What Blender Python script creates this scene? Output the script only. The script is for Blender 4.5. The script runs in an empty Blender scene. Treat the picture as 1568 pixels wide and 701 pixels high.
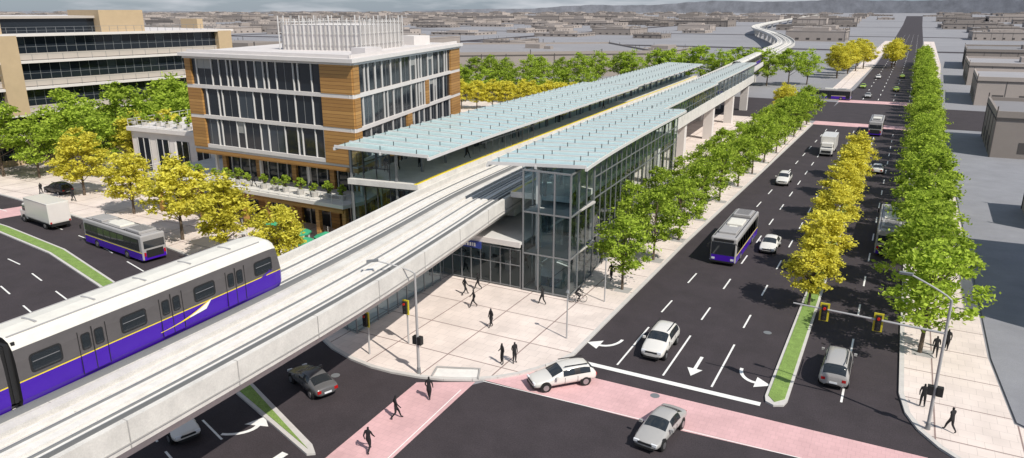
import bpy, bmesh, math, random
from mathutils import Vector, Matrix
R=math.radians
rnd=random.Random(7)
scene=bpy.context.scene
col=bpy.context.collection
# ------------------------------------------------------------------ materials
MATS={}
def mat(name,c,rough=0.7,metal=0.0,var=0.0,scale=1.0,bump=0.0,rand=0.0,spec=0.5,big=0.0):
    if name in MATS: return MATS[name]
    m=bpy.data.materials.new(name);m.use_nodes=True
    nt=m.node_tree;n=nt.nodes;l=nt.links
    b=n['Principled BSDF'];b.inputs['Roughness'].default_value=rough;b.inputs['Metallic'].default_value=metal
    b.inputs['Specular IOR Level'].default_value=spec
    b.inputs['Base Color'].default_value=(*c,1)
    if var or rand:
        tc=n.new('ShaderNodeTexCoord')
        nz=n.new('ShaderNodeTexNoise');nz.inputs['Scale'].default_value=scale;nz.inputs['Detail'].default_value=8;nz.inputs['Roughness'].default_value=0.7
        l.new(tc.outputs['Object'],nz.inputs['Vector'])
        mr=n.new('ShaderNodeMapRange');mr.inputs[1].default_value=0.25;mr.inputs[2].default_value=0.75
        mr.inputs[3].default_value=1-var;mr.inputs[4].default_value=1+var
        l.new(nz.outputs['Fac'],mr.inputs[0])
        v=n.new('ShaderNodeVectorMath');v.operation='SCALE';v.inputs[0].default_value=c
        src=mr.outputs[0]
        def mul(a,b2):
            mm=n.new('ShaderNodeMath');mm.operation='MULTIPLY';l.new(a,mm.inputs[0]);l.new(b2,mm.inputs[1]);return mm.outputs[0]
        if rand:
            oi=n.new('ShaderNodeObjectInfo');m2=n.new('ShaderNodeMapRange');m2.inputs[3].default_value=1-rand;m2.inputs[4].default_value=1+rand
            l.new(oi.outputs['Random'],m2.inputs[0]);src=mul(src,m2.outputs[0])
        if big:
            n3=n.new('ShaderNodeTexNoise');n3.inputs['Scale'].default_value=12;n3.inputs['Detail'].default_value=4;l.new(tc.outputs['Object'],n3.inputs['Vector'])
            m3=n.new('ShaderNodeMapRange');m3.inputs[1].default_value=.3;m3.inputs[2].default_value=.7;m3.inputs[3].default_value=1-big;m3.inputs[4].default_value=1+big;l.new(n3.outputs[0],m3.inputs[0]);src=mul(src,m3.outputs[0])
        l.new(src,v.inputs['Scale']);l.new(v.outputs[0],b.inputs['Base Color'])
        if bump:
            bp=n.new('ShaderNodeBump');bp.inputs['Strength'].default_value=bump;bp.inputs['Distance'].default_value=0.02
            l.new(nz.outputs['Fac'],bp.inputs['Height']);l.new(bp.outputs[0],b.inputs['Normal'])
    MATS[name]=m;return m
def paver(name,c,joint,big,small,jw=0.06,rot=0.0,sj=0.72):
    m=bpy.data.materials.new(name);m.use_nodes=True;nt=m.node_tree;n=nt.nodes;l=nt.links
    b=n['Principled BSDF'];b.inputs['Roughness'].default_value=0.85
    tc=n.new('ShaderNodeTexCoord');mp=n.new('ShaderNodeMapping');mp.inputs['Rotation'].default_value=(0,0,rot)
    l.new(tc.outputs['Object'],mp.inputs[0])
    def brick(size,mort,c1,c2,cm,off=0.0):
        t=n.new('ShaderNodeTexBrick');t.offset=off;t.inputs['Scale'].default_value=1.0
        t.inputs['Brick Width'].default_value=size;t.inputs['Row Height'].default_value=size
        t.inputs['Mortar Size'].default_value=mort;t.inputs['Mortar Smooth'].default_value=0.0
        t.inputs['Color1'].default_value=(*c1,1);t.inputs['Color2'].default_value=(*c2,1);t.inputs['Mortar'].default_value=(*cm,1)
        l.new(mp.outputs[0],t.inputs[0]);return t
    c2=tuple(x*0.93 for x in c)
    A=brick(small,0.012,c,c2,tuple(x*sj for x in c),0.5)
    Bk=brick(big,jw,(1,1,1),(0.95,0.95,0.95),joint)
    mx=n.new('ShaderNodeMix');mx.data_type='RGBA';mx.blend_type='MULTIPLY';mx.inputs[0].default_value=1
    l.new(A.outputs[0],mx.inputs[6]);l.new(Bk.outputs[0],mx.inputs[7])
    nz=n.new('ShaderNodeTexNoise');nz.inputs['Scale'].default_value=0.35;nz.inputs['Detail'].default_value=9;l.new(tc.outputs['Object'],nz.inputs['Vector'])
    mr=n.new('ShaderNodeMapRange');mr.inputs[1].default_value=0.3;mr.inputs[2].default_value=0.7;mr.inputs[3].default_value=0.86;mr.inputs[4].default_value=1.06;l.new(nz.outputs[0],mr.inputs[0])
    v=n.new('ShaderNodeVectorMath');v.operation='SCALE';l.new(mx.outputs[2],v.inputs[0]);l.new(mr.outputs[0],v.inputs['Scale']);l.new(v.outputs[0],b.inputs['Base Color'])
    MATS[name]=m;return m
def glassm(name,tint,fac,rough=0.03,gl=(0.8,0.9,0.95)):
    m=bpy.data.materials.new(name);m.use_nodes=True;nt=m.node_tree;n=nt.nodes;l=nt.links
    for x in list(n):
        if x.type=='BSDF_PRINCIPLED': n.remove(x)
    o=n['Material Output'];t=n.new('ShaderNodeBsdfTransparent');t.inputs[0].default_value=(*tint,1)
    g=n.new('ShaderNodeBsdfGlossy');g.inputs[0].default_value=(*gl,1);g.inputs[1].default_value=rough
    fr=n.new('ShaderNodeFresnel');fr.inputs[0].default_value=1.4
    ad=n.new('ShaderNodeMath');ad.operation='ADD';ad.inputs[1].default_value=fac;ad.use_clamp=True;l.new(fr.outputs[0],ad.inputs[0])
    mx=n.new('ShaderNodeMixShader');l.new(ad.outputs[0],mx.inputs[0]);l.new(t.outputs[0],mx.inputs[1]);l.new(g.outputs[0],mx.inputs[2]);l.new(mx.outputs[0],o.inputs[0])
    MATS[name]=m;return m
def woodm(name):
    m=bpy.data.materials.new(name);m.use_nodes=True;nt=m.node_tree;n=nt.nodes;l=nt.links
    b=n['Principled BSDF'];b.inputs['Roughness'].default_value=0.6
    tc=n.new('ShaderNodeTexCoord');sp=n.new('ShaderNodeSeparateXYZ');l.new(tc.outputs['Object'],sp.inputs[0])
    m1=n.new('ShaderNodeMath');m1.operation='MULTIPLY';m1.inputs[1].default_value=2.6;l.new(sp.outputs[2],m1.inputs[0])
    fl=n.new('ShaderNodeMath');fl.operation='FLOOR';l.new(m1.outputs[0],fl.inputs[0])
    wn=n.new('ShaderNodeTexWhiteNoise');wn.noise_dimensions='1D';l.new(fl.outputs[0],wn.inputs['W'])
    fr=n.new('ShaderNodeMath');fr.operation='FRACT';l.new(m1.outputs[0],fr.inputs[0])
    lt=n.new('ShaderNodeMath');lt.operation='GREATER_THAN';lt.inputs[1].default_value=0.10;l.new(fr.outputs[0],lt.inputs[0])
    nz=n.new('ShaderNodeTexNoise');nz.inputs['Scale'].default_value=2.0;mp=n.new('ShaderNodeMapping');mp.inputs['Scale'].default_value=(0.3,0.3,6);l.new(tc.outputs['Object'],mp.inputs[0]);l.new(mp.outputs[0],nz.inputs['Vector'])
    ad=n.new('ShaderNodeMath');ad.operation='ADD';l.new(wn.outputs[0],ad.inputs[0]);l.new(nz.outputs[0],ad.inputs[1])
    cr=n.new('ShaderNodeValToRGB');cr.color_ramp.elements[0].color=(0.25,0.115,0.028,1);cr.color_ramp.elements[1].color=(0.56,0.31,0.10,1)
    hf=n.new('ShaderNodeMath');hf.operation='MULTIPLY';hf.inputs[1].default_value=0.5;l.new(ad.outputs[0],hf.inputs[0]);l.new(hf.outputs[0],cr.inputs[0])
    mx=n.new('ShaderNodeMix');mx.data_type='RGBA';mx.inputs[6].default_value=(0.12,0.055,0.018,1);l.new(lt.outputs[0],mx.inputs[0]);l.new(cr.outputs[0],mx.inputs[7]);l.new(mx.outputs[2],b.inputs['Base Color'])
    MATS[name]=m;return m
def leafm(name,dark,light):
    m=bpy.data.materials.new(name);m.use_nodes=True;nt=m.node_tree;n=nt.nodes;l=nt.links
    for x in list(n):
        if x.type=='BSDF_PRINCIPLED': n.remove(x)
    o=n['Material Output'];ge=n.new('ShaderNodeNewGeometry');cr=n.new('ShaderNodeValToRGB')
    cr.color_ramp.elements[0].color=(*dark,1);cr.color_ramp.elements[1].color=(*light,1)
    cr.color_ramp.elements[0].position=0.12;cr.color_ramp.elements[1].position=0.76
    oi=n.new('ShaderNodeObjectInfo');ad=n.new('ShaderNodeMath');ad.operation='MULTIPLY_ADD';ad.inputs[1].default_value=0.2
    tc=n.new('ShaderNodeTexCoord');nz=n.new('ShaderNodeTexNoise');nz.inputs['Scale'].default_value=0.9;l.new(tc.outputs['Object'],nz.inputs['Vector'])
    m3=n.new('ShaderNodeMath');m3.operation='MULTIPLY_ADD';m3.inputs[1].default_value=0.5;l.new(ge.outputs['Random Per Island'],m3.inputs[0])
    m4=n.new('ShaderNodeMath');m4.operation='MULTIPLY_ADD';m4.inputs[1].default_value=0.9;m4.inputs[2].default_value=-0.2;l.new(nz.outputs[0],m4.inputs[0]);l.new(m4.outputs[0],m3.inputs[2])
    l.new(oi.outputs['Random'],ad.inputs[0]);l.new(m3.outputs[0],ad.inputs[2]);l.new(ad.outputs[0],cr.inputs[0])
    d=n.new('ShaderNodeBsdfDiffuse');t=n.new('ShaderNodeBsdfTranslucent');l.new(cr.outputs[0],d.inputs[0]);l.new(cr.outputs[0],t.inputs[0])
    mx=n.new('ShaderNodeMixShader');mx.inputs[0].default_value=0.42;l.new(d.outputs[0],mx.inputs[1]);l.new(t.outputs[0],mx.inputs[2]);l.new(mx.outputs[0],o.inputs[0])
    MATS[name]=m;return m
mat('asphalt',(0.040,0.032,0.037),0.9,var=0.28,scale=0.35,bump=0.3,big=0.3)
mat('ground',(0.255,0.255,0.275),0.95,var=0.14,scale=0.02)
mat('lot',(0.235,0.24,0.265),0.95,var=0.15,scale=0.25,big=.1)
mat('paint',(0.80,0.80,0.78),0.6,var=0.14,scale=3)
mat('kerb',(0.54,0.52,0.50),0.85,var=0.12,scale=2)
mat('grass',(0.19,0.29,0.07),0.95,var=0.3,scale=2,big=.35)
paver('plaza',(0.77,0.675,0.625),(0.38,0.32,0.32),4.6,0.9,0.05)
paver('pink_paver',(0.70,0.44,0.45),(0.92,0.92,0.92),2.0,0.45,0.02,sj=.82)
mat('concrete',(0.63,0.61,0.575),0.8,var=0.17,scale=0.7,bump=0.15,big=.07)
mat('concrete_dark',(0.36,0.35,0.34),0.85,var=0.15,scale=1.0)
mat('trackbed',(0.54,0.52,0.495),0.85,var=0.2,scale=1.2,big=.1)
mat('rail',(0.30,0.30,0.31),0.45,0.6)
mat('plinth',(0.72,0.70,0.67),0.8,var=0.12,scale=1.5)
mat('steel',(0.25,0.26,0.27),0.45,0.4)
mat('steel_dark',(0.05,0.055,0.06),0.5,0.3)
mat('white_metal',(0.62,0.61,0.60),0.5,var=0.04,scale=1)
mat('lamp_metal',(0.42,0.42,0.42),0.5,0.2)
mat('wall_white',(0.65,0.615,0.595),0.8,var=0.06,scale=0.6)
mat('roof_white',(0.60,0.57,0.565),0.9,var=0.12,scale=0.4)
mat('beige',(0.46,0.35,0.22),0.85,var=0.08,scale=0.5)
mat('beige_light',(0.43,0.39,0.35),0.85,var=0.06,scale=0.5)
mat('city_wall',(0.33,0.29,0.265),0.95,var=0.1,scale=0.1,rand=0.28)
mat('city_roof',(0.275,0.27,0.285),0.95,var=0.10,scale=0.05,rand=0.25)
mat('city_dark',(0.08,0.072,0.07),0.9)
mat('hill',(0.22,0.23,0.26),1,var=0.35,scale=0.012)
mat('roofglass',(0.42,0.57,0.58),0.25,var=0.16,scale=0.5)
mat('bark',(0.12,0.09,0.065),0.95,var=0.3,scale=6)
mat('silhouette',(0.012,0.012,0.014),0.8)
mat('tyre',(0.012,0.012,0.012),0.85)
mat('rim',(0.4,0.4,0.41),0.35,0.8)
mat('carglass',(0.02,0.025,0.03),0.06,0.0,spec=0.8)
mat('win_dark',(0.014,0.019,0.026),0.08,spec=0.45)
mat('win_mid',(0.04,0.052,0.065),0.12,spec=0.5)
mat('headlamp',(0.75,0.77,0.8),0.15);mat('taillamp',(0.4,0.01,0.01),0.25)
mat('black',(0.015,0.015,0.016),0.6)
mat('purple',(0.055,0.007,0.36),0.35,var=0.06,scale=1);mat('yellow',(0.85,0.66,0.03),0.4)
mat('train_grey',(0.10,0.092,0.093),0.5,0.0,var=0.12,scale=1);mat('train_roof',(0.70,0.68,0.62),0.5,var=0.1,scale=1.2)
mat('bus_grey',(0.36,0.35,0.35),0.4,var=0.08,scale=1)
mat('signal_yellow',(0.6,0.52,0.03),0.5);mat('green_cloth',(0.04,0.33,0.17),0.8);mat('sign_blue',(0.03,0.05,0.25),0.5)
mat('red_light',(0.5,0.02,0.01),0.4)
mat('interior',(0.48,0.46,0.44),0.9)
mat('pot',(0.5,0.48,0.45),0.8)
glassm('glass',(0.74,0.88,0.90),0.05)
glassm('glass_clear',(0.86,0.95,0.97),0.01)
woodm('wood')
leafm('leaf_green',(0.035,0.09,0.008),(0.50,0.64,0.09))
leafm('leaf_yellow',(0.30,0.28,0.018),(0.86,0.80,0.13))
for nm,c in [('car_white',(0.74,0.72,0.68)),('car_silver',(0.42,0.41,0.40)),('car_grey',(0.13,0.13,0.135)),('car_lime',(0.35,0.5,0.06)),('car_dark',(0.03,0.03,0.035))]:
    mat(nm,c,0.25,0.15)
# ------------------------------------------------------------------ mesh builder
class B:
    def __init__(s,name): s.name=name;s.v=[];s.f=[];s.m=[];s.mats=[]
    def mi(s,k):
        if k not in s.mats: s.mats.append(k)
        return s.mats.index(k)
    def face(s,pts,k):
        i=len(s.v);s.v+=[tuple(p) for p in pts];s.f.append(tuple(range(i,i+len(pts))));s.m.append(s.mi(k))
    def hexa(s,c,k):
        i=len(s.v);s.v+=[tuple(p) for p in c];q=s.mi(k)
        for f in ((3,2,1,0),(4,5,6,7),(0,1,5,4),(1,2,6,5),(2,3,7,6),(3,0,4,7)):
            s.f.append(tuple(i+j for j in f));s.m.append(q)
    def box(s,x0,x1,y0,y1,z0,z1,k):
        s.hexa([(x0,y0,z0),(x1,y0,z0),(x1,y1,z0),(x0,y1,z0),(x0,y0,z1),(x1,y0,z1),(x1,y1,z1),(x0,y1,z1)],k)
    def fb(s,F,s0,s1,z0,z1,d0,d1,k):
        p,u,n=F
        c=[]
        for z in (z0,z1):
            for a,d in ((s0,d0),(s0,d1),(s1,d1),(s1,d0)):
                c.append((p[0]+u[0]*a+n[0]*d,p[1]+u[1]*a+n[1]*d,z))
        s.hexa(c,k)
    def prism(s,pts,z0,z1,k,kside=None):
        ar=sum(pts[i][0]*pts[(i+1)%len(pts)][1]-pts[(i+1)%len(pts)][0]*pts[i][1] for i in range(len(pts)))
        if ar<0: pts=pts[::-1]
        s.face([(x,y,z1) for x,y in pts],k)
        for i in range(len(pts)):
            a=pts[i];b=pts[(i+1)%len(pts)]
            s.face([(a[0],a[1],z0),(b[0],b[1],z0),(b[0],b[1],z1),(a[0],a[1],z1)],kside or k)
    def sheet(s,pts,z,k):
        ar=sum(pts[i][0]*pts[(i+1)%len(pts)][1]-pts[(i+1)%len(pts)][0]*pts[i][1] for i in range(len(pts)))
        if ar<0: pts=pts[::-1]
        s.face([(x,y,z) for x,y in pts],k)
    def cyl(s,p,q,r,k,r2=None,n=8,cap=True):
        p=Vector(p);q=Vector(q);r2=r if r2 is None else r2
        d=(q-p).normalized();a=d.orthogonal().normalized();b=d.cross(a)
        i=len(s.v);mi=s.mi(k)
        for c,rr in ((p,r),(q,r2)):
            for j in range(n):
                t=2*math.pi*j/n;s.v.append(tuple(c+(a*math.cos(t)+b*math.sin(t))*rr))
        for j in range(n):
            s.f.append((i+j,i+(j+1)%n,i+n+(j+1)%n,i+n+j));s.m.append(mi)
        if cap:
            s.f.append(tuple(i+j for j in range(n))[::-1]);s.m.append(mi)
            s.f.append(tuple(i+n+j for j in range(n)));s.m.append(mi)
    def tube(s,pts,r,k,n=8):
        for a,b in zip(pts[:-1],pts[1:]): s.cyl(a,b,r,k,n=n)
    def beam(s,p,q,w,h,k):
        p=Vector(p);q=Vector(q);d=(q-p).normalized();u=Vector((0,0,1))
        if abs(d.z)>0.95:u=Vector((0,1,0))
        a=d.cross(u).normalized()*w/2;b=a.cross(d).normalized()*h/2
        s.hexa([p-a-b,p+a-b,q+a-b,q-a-b,p-a+b,p+a+b,q+a+b,q-a+b],k)
    def mesh(s,smooth=False):
        me=bpy.data.meshes.new(s.name);me.from_pydata(s.v,[],s.f)
        for k in s.mats: me.materials.append(MATS[k])
        me.polygons.foreach_set('material_index',s.m)
        if smooth: me.polygons.foreach_set('use_smooth',[True]*len(s.f))
        me.update();return me
    def obj(s,parent=None,loc=(0,0,0),rot=0,smooth=False):
        o=bpy.data.objects.new(s.name,s.mesh(smooth));col.objects.link(o);o.location=loc;o.rotation_euler=(0,0,rot)
        if parent:o.parent=parent
        return o
def empty(name,loc=(0,0,0),rot=0):
    e=bpy.data.objects.new(name,None);col.objects.link(e);e.location=loc;e.rotation_euler=(0,0,rot);e.empty_display_size=0.5;return e
def inst(name,me,loc,rot=0,sc=1,parent=None):
    o=bpy.data.objects.new(name,me);col.objects.link(o);o.location=loc;o.rotation_euler=(0,0,rot)
    o.scale=(sc,sc,sc) if not isinstance(sc,tuple) else sc
    if parent:o.parent=parent
    return o
def frame(p0,p1):
    d=Vector((p1[0]-p0[0],p1[1]-p0[1]));L=d.length;u=d/L;return (p0,(u.x,u.y),(u.y,-u.x)),L
# ------------------------------------------------------------------ path of guideway
CP=[(-31.0,-60),(-31.2,-30),(-31.3,-5),(-31.7,13.7),(-32.1,25),(-32.8,35),(-34.3,47),(-35.7,57),(-36.8,71),(-38,97),(-39.2,121),(-40.3,146),(-42,180),(-45,227),(-49.5,290),(-54,354),(-60,430),(-76,520),(-105,650),(-138,780),(-158,900),(-178,1100),(-210,1500),(-260,2200),(-330,3200)]
def catmull(P,step=3.0):
    out=[]
    for i in range(len(P)-1):
        p0=Vector(P[max(i-1,0)]);p1=Vector(P[i]);p2=Vector(P[i+1]);p3=Vector(P[min(i+2,len(P)-1)])
        n=max(1,int((p2-p1).length/step)) if p2.y<500 else max(1,int((p2-p1).length/15))
        for j in range(n):
            t=j/n
            out.append(0.5*((2*p1)+(-p0+p2)*t+(2*p0-5*p1+4*p2-p3)*t*t+(-p0+3*p1-3*p2+p3)*t**3))
    out.append(Vector(P[-1]));return out
PATH=catmull(CP)
def cen(y):
    for a,b in zip(PATH[:-1],PATH[1:]):
        if a.y<=y<=b.y:
            t=(y-a.y)/(b.y-a.y);d=(b-a).normalized();return a.lerp(b,t),d
    return PATH[-1],Vector((0,1))
def LP(lat,y,z):
    c,d=cen(y);return (c.x+d.y*lat,c.y-d.x*lat,z)
def sweep(b,prof,y0,y1,k,step=3.0,cap=True):
    ys=[y0]+[p.y for p in PATH if y0+0.5<p.y<y1-0.5]+[y1]
    m=len(prof);i=len(b.v);mi=b.mi(k)
    for y in ys:
        for (la,z) in prof: b.v.append(LP(la,y,z))
    for a in range(len(ys)-1):
        for j in range(m):
            j2=(j+1)%m
            b.f.append((i+a*m+j,i+(a+1)*m+j,i+(a+1)*m+j2,i+a*m+j2));b.m.append(mi)
    if cap:
        b.f.append(tuple(i+j for j in range(m)));b.m.append(mi)
        e=i+(len(ys)-1)*m;b.f.append(tuple(e+j for j in range(m))[::-1]);b.m.append(mi)
def rect(l0,l1,z0,z1): return [(l0,z1),(l1,z1),(l1,z0),(l0,z0)]
# ------------------------------------------------------------------ ground & roads
g=B('ground');g.sheet([(-7500,-300),(3500,-300),(3500,9500),(-7500,9500)],-0.03,'ground');g.obj()
NC=[(-200,58),(-160,56.5),(-125,54.5),(-105,53),(-90,51.5),(-75,49.7),(-65,48),(-55,45.6),(-45,42.3),(-38.5,39.4),(-36,38.2),(-33.6,37.5),(-31.5,37.2),(-29.7,37.25),(-27.5,37.6),(-25.8,38.1),(-24,39),(-22.6,40.1),(-21.5,41.3),(-20.6,42.7),(-19.8,44.2),(-19.3,46),(-19.3,52)]
LCURB=[(-19.3,52),(-19.2,77),(-18.3,120),(-17.2,178)]
road=B('road')
road.sheet([(-24,-60),(6,-60),(14,20),(60,12),(60,43),(9,43),(5,45),(3.2,48),(2.6,52),(2.6,100),(3,180),(4,260),(6,400),(9,700),(14,1500),(30,3600),(-30,3600),(-16,1500),(-13,700),(-13,400),(-14,269),(-16.5,200),(-19,100),(-19.8,50),(-19.8,44),(-24,38)],-0.004,'asphalt')
road.sheet([(-24.0,39.5)]+[(x,y+0.6) for x,y in NC[::-1] if x<-24]+[(-200,36),(-92,31),(-66,26),(-40,18),(-24,14)],-0.008,'asphalt')
road.sheet([(-160,184),(-16,184),(-16,226),(-300,226)],-0.012,'asphalt')
road.sheet([(2,184),(200,184),(200,222),(2,222)],-0.012,'asphalt')
for yy in (520,800,1250,1900): road.sheet([(-1500,yy),(400,yy),(400,yy+18),(-1500,yy+18)],-0.014,'asphalt')
for xx in (-620,-330): road.sheet([(xx,260),(xx+16,260),(xx-40,2600),(xx-60,2600)],-0.018,'asphalt')
road.obj()
pz=B('plaza_pavement')
pz.prism(NC+LCURB[1:]+[(-18.5,181),(-21,183),(-160,183),(-200,150)],-0.02,0.13,'plaza','kerb')
pz.obj()
kb=B('kerb')
pts=NC+LCURB[1:]
for a,b_ in zip(pts[:-1],pts[1:]): kb.beam((a[0],a[1],0.07),(b_[0],b_[1],0.07),0.32,0.15,'kerb')
RC=[(60,42.2),(30,42.2),(12,42.2),(8.5,42.5),(6.4,43.6),(4.9,45),(3.8,46.6),(3.1,48.4),(2.7,51),(2.6,63),(2.6,100),(2.9,183)]
for a,b_ in zip(RC[:-1],RC[1:]): kb.beam((a[0],a[1],0.07),(b_[0],b_[1],0.07),0.32,0.15,'kerb')
kb.obj()
sw=B('sidewalk')
sw.prism(RC+[(8.5,183),(8.3,60),(9,50),(14,46.5),(60,46)],-0.02,0.13,'plaza','kerb')
sw.prism([(3,228),(9,228),(14,400),(17,700),(9.5,700),(6.5,400)],-0.02,0.12,'plaza')
sw.prism([(-16,230),(-21,230),(-20,400),(-19,700),(-13.5,700),(-13.6,400)],-0.02,0.12,'plaza')
sw.prism([(-30,11),(-40,16.5),(-66,24.5),(-92,29.5),(-160,34.5),(-160,20),(-92,15),(-40,2)],-0.02,0.13,'plaza','kerb')
sw.obj()
lot=B('parking_lot_ground');lot.prism([(8.55,60),(8.7,183),(300,183),(300,46.5),(14.2,46.8),(9.2,50.4)],-0.02,0.08,'lot');lot.obj()
md=B('road_median')
mp=[(-5.4,46.3),(-5.25,45.6),(-4.7,45.3),(-4.1,45.6),(-3.95,46.3),(-4.1,130),(-4.7,131),(-5.3,130)]
md.prism(mp,-0.02,0.13,'kerb')
md.prism([(-5.2,46.4),(-4.7,45.7),(-4.15,46.4),(-4.3,129.5),(-5.1,129.5)],0.1,0.17,'grass')
Nn=[(-28.3,27.6),(-38.3,31.7),(-50,35.4),(-64.8,39.4),(-78,42.9),(-92.5,44.9),(-112,46.3)]
Ss=[(-27.9,26.7),(-38.7,30.3),(-50,33.9),(-64.9,37.9),(-78.4,41.3),(-92.9,43.3),(-112,44.7)]
md.prism([(-27.5,27.0)]+Ss+Nn[::-1],-0.02,0.13,'kerb')
md.prism([(-28.2,27.1)]+[(x,y+0.25) for x,y in Ss[1:]]+[(x,y-0.25) for x,y in Nn[1:]][::-1],0.1,0.17,'grass')
md.obj()
cw=B('pink_crosswalk')
cw.sheet([(-23.6,39.4),(-22.9,43.3),(4.2,43.6),(4.8,40.6),(0,40.2),(-10,39.6)],0.0,'pink_paver')
cw.sheet([(-27.3,36.9),(-23.7,38.9),(-22.7,13),(-26.0,12)],0.0,'pink_paver')
cw.sheet([(-17.5,178),(3,178),(3.2,184),(-17.2,184)],0.0,'pink_paver')
cw.sheet([(-16,226),(4,226),(4.2,233),(-15.8,233)],0.0,'pink_paver')
cw.sheet([(-96,52),(-101,52.2),(-107,33),(-101,33)],0.0,'pink_paver')
cw.obj()
mk=B('road_markings')
def stripe(a,b_,w=0.14,z=0.006):
    a=Vector(a);b_=Vector(b_);d=(b_-a).normalized();n=Vector((-d.y,d.x))*w/2
    mk.sheet([tuple(a-n),tuple(b_-n),tuple(b_+n),tuple(a+n)],z,'paint')
def dash(a,b_,on=3,off=6,w=0.14):
    a=Vector(a);b_=Vector(b_);L=(b_-a).length;d=(b_-a)/L;s=0
    while s<L: stripe(a+d*s,a+d*min(L,s+on),w);s+=on+off
for i,x in enumerate((-15.8,-12.35,-8.9)):
    stripe((x,46),(x,53.5))
    dash((x,57),(x+1.5*(i==0)+0.8,176),3,5)
dash((-0.8,48),(-0.6,176),3,5);dash((-4,134),(-4,176),3,4)
for x in (-10,-6,-2,2): dash((x,236),(x+4,900),4,10,0.2)
stripe((-18.9,45.2),(-5.5,45.2),0.5)
stripe((-23.3,39.25),(4.6,40.35),0.07);stripe((-24,37.5),(-22.8,14),0.07)
def off(pl,d): return [(x-0.26*d,y+d*0.97) for x,y in pl]
for dd,src in ((3.6,Nn),(-3.5,Ss),(-7.0,Ss)):
    o=off(src,dd);o=o[1:] if dd>0 else o
    for a,b_ in zip(o[:-1],o[1:]): dash(a,b_,3,4)
stripe((-29.2,26.3),(-29.6,15.5),0.5)
def arrow(cx,cy,ang,kind):
    c,s=math.cos(ang),math.sin(ang)
    def T(p): return (cx+p[0]*c-p[1]*s,cy+p[0]*s+p[1]*c)
    if kind=='S':
        P=[(-0.12,-1.6),(0.12,-1.6),(0.12,0.5),(0.55,0.5),(0,1.7),(-0.55,0.5),(-0.12,0.5)]
        mk.sheet([T(p) for p in P],0.006,'paint')
    else:
        sg=1 if kind=='R' else -1
        inner=[];outer=[]
        for i in range(9):
            t=i/8*math.pi/2
            outer.append((sg*(1.25-1.37*math.cos(t)),-1.5+1.9*math.sin(t)+0.3))
            inner.append((sg*(1.25-1.13*math.cos(t)),-1.5+1.6*math.sin(t)+0.3))
        mk.sheet([T(p) for p in outer+inner[::-1]],0.006,'paint')
        mk.sheet([T(p) for p in [(sg*1.25,1.25),(sg*1.25,-0.35),(sg*2.3,0.5)]],0.006,'paint')
arrow(-16.9,49.0,math.pi,'R');arrow(-10.6,48.6,math.pi,'S');arrow(-7.6,48.6,math.pi,'L')
arrow(-33,26.3,-math.pi/2+0.33,'L')
mk.obj()
rampb=B('kerb_ramp')
rampb.face([(-26.6,38.0,0.14),(-23.7,39.25,0.14),(-24.3,40.3,0.15),(-27.0,39.1,0.15)],'plinth')
for a,c in (((-26.7,37.9,.16),(-27.1,39.2,.2)),((-23.6,39.1,.16),(-24.2,40.4,.2)),((-27.1,39.2,.18),(-24.2,40.4,.18))): rampb.beam(a,c,.1,.12,'concrete_dark')
rampb.obj()
mh=B('manhole_cover')
for x,y in ((-12,43),(-7,57),(-33,35)): mh.cyl((x,y,-.003),(x,y,.008),.32,'steel',n=20)
mh.obj()
# ------------------------------------------------------------------ trees
def tree_mesh(name,h,r,cb,leaf,seed,ncl=70,lpc=60,ls=0.2,shape=1.0,tight=0.6):
    q=random.Random(seed);b=B(name)
    th=cb+(h-cb)*0.25
    b.cyl((0,0,-0.05),(0.05,0,th*0.6),0.15,'bark',0.11,n=7);b.cyl((0.05,0,th*0.6),(0,0.05,th*1.5),0.11,'bark',0.05,n=6)
    cl=[]
    while len(cl)<ncl:
        x,y,z=[q.uniform(-1,1) for _ in range(3)]
        d=x*x+y*y+z*z
        if d>1 or d<0.18:continue
        tz=(z+1)/2;wr=r*(1.12-0.62*tz**1.6)*(0.72+0.28*min(1,tz*5))*shape
        wob=1+0.16*math.sin(3*math.atan2(y,x)+seed)+0.1*math.sin(5*math.atan2(y,x)+2*seed+tz*6)
        cl.append(Vector((x*wr*wob,y*wr*wob,cb+tz*(h-cb))))
    for c in cl[:22]:
        st=Vector((0,0,min(th*1.3,c.z*0.62)));b.cyl(st,c,0.05,'bark',0.015,n=4,cap=False)
    for c in cl:
        cr=q.uniform(0.35,0.7)*r*0.34
        for _ in range(int(lpc*q.uniform(0.6,1.2))):
            p=c+Vector((q.gauss(0,1),q.gauss(0,1),q.gauss(0,0.55)))*cr*tight
            a=Vector((q.gauss(0,1),q.gauss(0,1),q.gauss(0,0.6))).normalized()
            n=Vector((q.gauss(0,1),q.gauss(0,1),q.gauss(1.1,0.8))).normalized();t=n.cross(a)
            if t.length<0.1:continue
            t.normalize();a=t.cross(n).normalized();s_=ls*q.uniform(0.6,1.25)
            b.face([p-a*s_,p+t*s_*0.55,p+a*s_,p-t*s_*0.55],leaf)
    return b.mesh()
GT=[tree_mesh('green_tree_mesh',8.4,3.0,2.2,'leaf_green',i,78,68,0.18) for i in range(5)]
YT=[tree_mesh('yellow_tree_mesh',8.4,2.7,1.8,'leaf_yellow',20+i,95,78,0.17,0.95) for i in range(4)]
BUSH=tree_mesh('bush_mesh',1.3,0.6,0.1,'leaf_green',50,24,40,0.09)
def tree(kind,x,y,h,wid=1.0):
    me=rnd.choice(GT if kind=='g' else YT);s=h/8.6
    inst('green_street_tree' if kind=='g' else 'yellow_street_tree',me,(x,y,0.1),rnd.uniform(0,6.28),(s*wid,s*wid,s))
LT=((60.1,8.0),(69.5,8.0),(77.4,7.8),(87,8),(97,8.3),(107,8),(117,8.5),(127,8.6),(137,8.4),(147,9),(157,9),(167,9.2),(176,9.5))
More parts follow.
